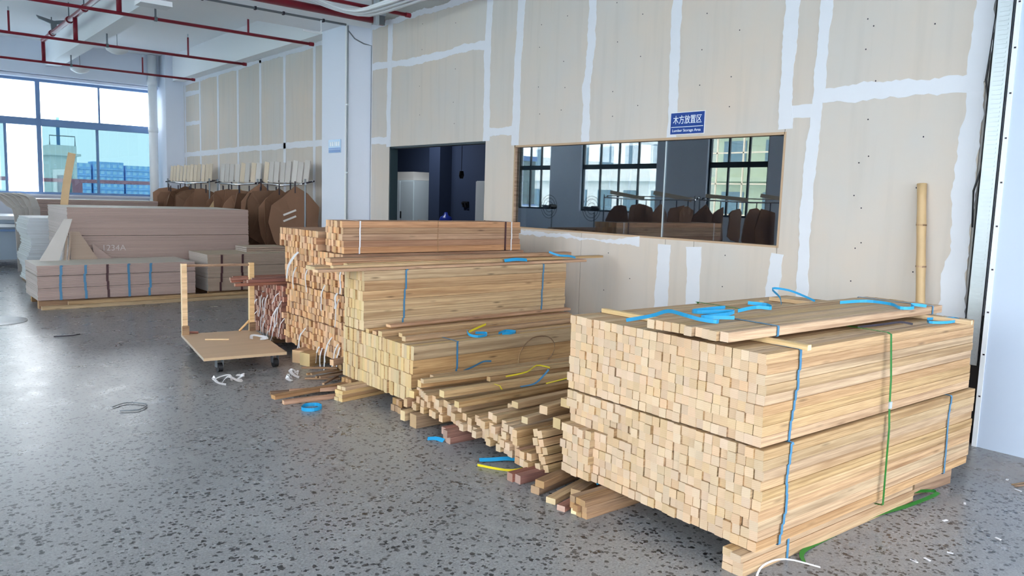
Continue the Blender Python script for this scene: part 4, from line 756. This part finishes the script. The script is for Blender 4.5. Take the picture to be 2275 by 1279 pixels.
card(5.48, 13.72, .78, 1.15, 1.74, -.05, 'large bulging kraft template in the middle of the racks', None, 4); card(5.53, 15.32, .7, .8, 1.68, -.1, 'light tan kraft template over the right end of tall plywood', None, 10, 'bamboo')
# a rack near the window wall, seen as a reflection in the glazed opening
rack('template rack near the window wall, seen reflected in the glass', -2.6, 8.2, 11.0, 1.70, 2, 'boardcream', -1, .09); rack('second template rack near the window wall, seen reflected in the glass', -2.6, 11.1, 14.0, 1.70, 2, 'boardcream', -1, .09)
for k in range(13): card(-2.6+rnd.uniform(-.1, .1), 8.3+k*.42, rnd.uniform(.6, .85), rnd.uniform(.8, 1.0), 1.6, rnd.uniform(-.3, .3), 'brown kraft template hanging on the racks by the window wall', 'kraft templates on reflected racks', 40+k)
def fan(label, x, y):
    t = thing('pedestal_fan', label, 'fan', (x, y, 0)); MB().lathe([(.25, 0), (.25, .03), (.05, .05)], 16).obj('base', M['black'], t); MB().tube([(0, 0, .04), (0, 0, 1.3)], .02).obj('pole', M['steel'], t)
    MB().tube([(-.12, 0, 1.4), (.1, 0, 1.4)], .07, 12).obj('motor', M['black'], t)
    for rr in (.33, .25, .15): MB().tube([(.12, rr*math.cos(a), 1.4+rr*math.sin(a)) for a in [2*PI*k/24 for k in range(25)]], .006, 5).obj('guard_ring', M['black'], t)
    for k in range(3): a = 2*PI*k/3; MB().poly([(0.03, -.02), (.28, -.09), (.3, .05), (.03, .04)], .01, 'xz').obj('blade', M['steel'], t, loc=(.1, 0, 1.4), rot=(a, 0, PI/2))
fan('black pedestal fan by window wall, reflected at the left of the glazed opening', -3.2, 16.6); fan('black pedestal fan by window wall, reflected near the middle of the glazed opening', -2.9, 14.6)

# ------------------------------------------------------------------ machine and bits at the far left
mc = thing('panel_saw', 'long grey blue machine bench with white top at the far left', 'machine', (-2.0, 17.5, 0))
bx('body', M['machine'], 0, 4.3, .05, 1.3, .14, .84, mc); bx('table_top', M['machinetop'], -.05, 4.34, 0, 1.35, .9, .97, mc); bx('rail', M['galv'], 0, 4.32, -.03, .05, .76, .82, mc); bx('groove', M['frame'], 0, 4.31, -.01, .05, .68, .72, mc); bx('apron', M['machine'], 0, 4.3, .02, 1.3, .84, .9, mc)
for x in (.2, 2.0, 3.75): MB().lathe([(.1, 0), (.1, .02), (.03, .05), (.03, .14)], 12, (x, .2, 0)).obj('foot', M['steel'], mc)
bx('control_box', M['bluebox'], -.4, 1.6, 17.9, 18.5, .972, 1.34, label='blue box standing on the grey machine bench', cat='box')
sh = thing('plastic_sheet_bunch', 'bunch of translucent grey sheets drooping over the machine bench', 'sheets', (2.05, 16.6, 0))
for k in range(6): MB().ribbon(smooth([(-.35+k*.09, .3, 1.42), (-.22+k*.1, .15, 1.36), (-.06+k*.08, .05, 1.2), (.05+k*.06, 0, 1.02), (.08+k*.05, 0, .0)]), .16, (.8, .6, 0), .004).obj('sheet', M['boardgrey'], sh)
dk = thing('round_base_plate', 'white round base plate lying on the floor at the left photo edge', 'plate', (1.10, 10.62, 0)); MB().lathe([(.30, 0), (.30, .012), (.2, .03), (.05, .05)], 28).obj('plate', M['white'], dk, smooth=True); MB().tube([(0, 0, .04), (-.6, .12, .1)], .012, 8).obj('rod', M['steel'], dk)
MB().tube(smooth([(1.30, 6.05, .008), (1.42, 6.12, .008), (1.52, 6.0, .008), (1.44, 5.88, .008), (1.32, 5.92, .008)]), .004, 6).obj('wire_loop', M['steel'], label='thin grey wire loop on the floor at left', cat='wire'); MB().tube(smooth([(1.45, 9.25, .008), (1.6, 9.2, .012), (1.7, 9.28, .008)]), .006, 6).obj('wire_scrap', M['hook'], label='small dark wire scrap on floor far left', cat='wire')
def film(label, x, y, n, s, seed):
    r = random.Random(seed); t = thing('plastic_scrap', label, 'litter', (x, y, 0))
    for k in range(n):
        a = r.uniform(0, 2*PI); px, py = r.uniform(-s, s), r.uniform(-s, s)*.5
        MB().ribbon(smooth([(px, py, .006), (px+math.cos(a)*s*.4, py+math.sin(a)*s*.4, .05*r.random()+.012), (px+math.cos(a+.5)*s*.8, py+math.sin(a+.5)*s*.8, .03*r.random()+.008), (px+math.cos(a+.9)*s*1.1, py+math.sin(a+.9)*s, .006)]), (.02+.015*r.random()), (.4, .5+.3*r.random(), .15), .002).obj('strip', M['film'], t)
film('clear plastic film scraps on the floor before the cart', 2.28, 6.42, 4, .15, 3); film('white strap scraps on the floor by the timber blocks', 2.74, 6.30, 4, .12, 5)
for i, (x, y, L, a) in enumerate([(3.18, 6.18, .3, 1.3), (3.13, 6.32, .24, 1.5)]): curl(['white strap standing from the floor at the yellow bundle corner', 'second white strap standing at the yellow bundle corner'][i], [(x, y, .24), (x-.03, y, .15), (x-.03, y+.01, .006)], .02, (0, 1, 0), 'film')
for k in range(10):
    x, y = rnd.uniform(3.2, 5.4), rnd.uniform(1.25, 1.6); bx('paper_chip', M['film'], -.012, .012+rnd.uniform(0, .02), -.006, .006, 0, .003, loc=(x, y, .0005), rot=(0, 0, rnd.uniform(0, 3)), label='white chip on the floor in front of the front stack', cat='litter', group='white chips on the floor')
for k in range(5): bt('splinter', 'thin wood splinter on the dusty floor by the right column', .3+.06*k, .012, .006, M['dirty'], (5.3+rnd.uniform(-.1, .2), 1.45-.04*k, .004), (0, 0, -.35+rnd.uniform(-.1, .1)), 'litter', 'splinters by the right column')
# bamboo pole
bp_ = thing('bamboo_pole', 'bamboo pole leaning against the gypsum wall behind the front stack', 'pole', (5.80, 2.30, 0)); m = MB(); P = []; Rr = []
for k in range(19): t = k/18; P.append((.155*t, .2*t, 1.80*t)); Rr.append(.031 if k % 3 else .034)
m.tube(P, Rr, 10); m.obj('cane', M['bamboo'], bp_, smooth=True)
for k in (3, 6, 9, 12, 15): t = k/18; MB().tube([(.155*t, .2*t, 1.8*t-.006), (.155*t, .2*t, 1.8*t+.006)], .036, 10).obj('node_ring', M['dirty'], bp_)
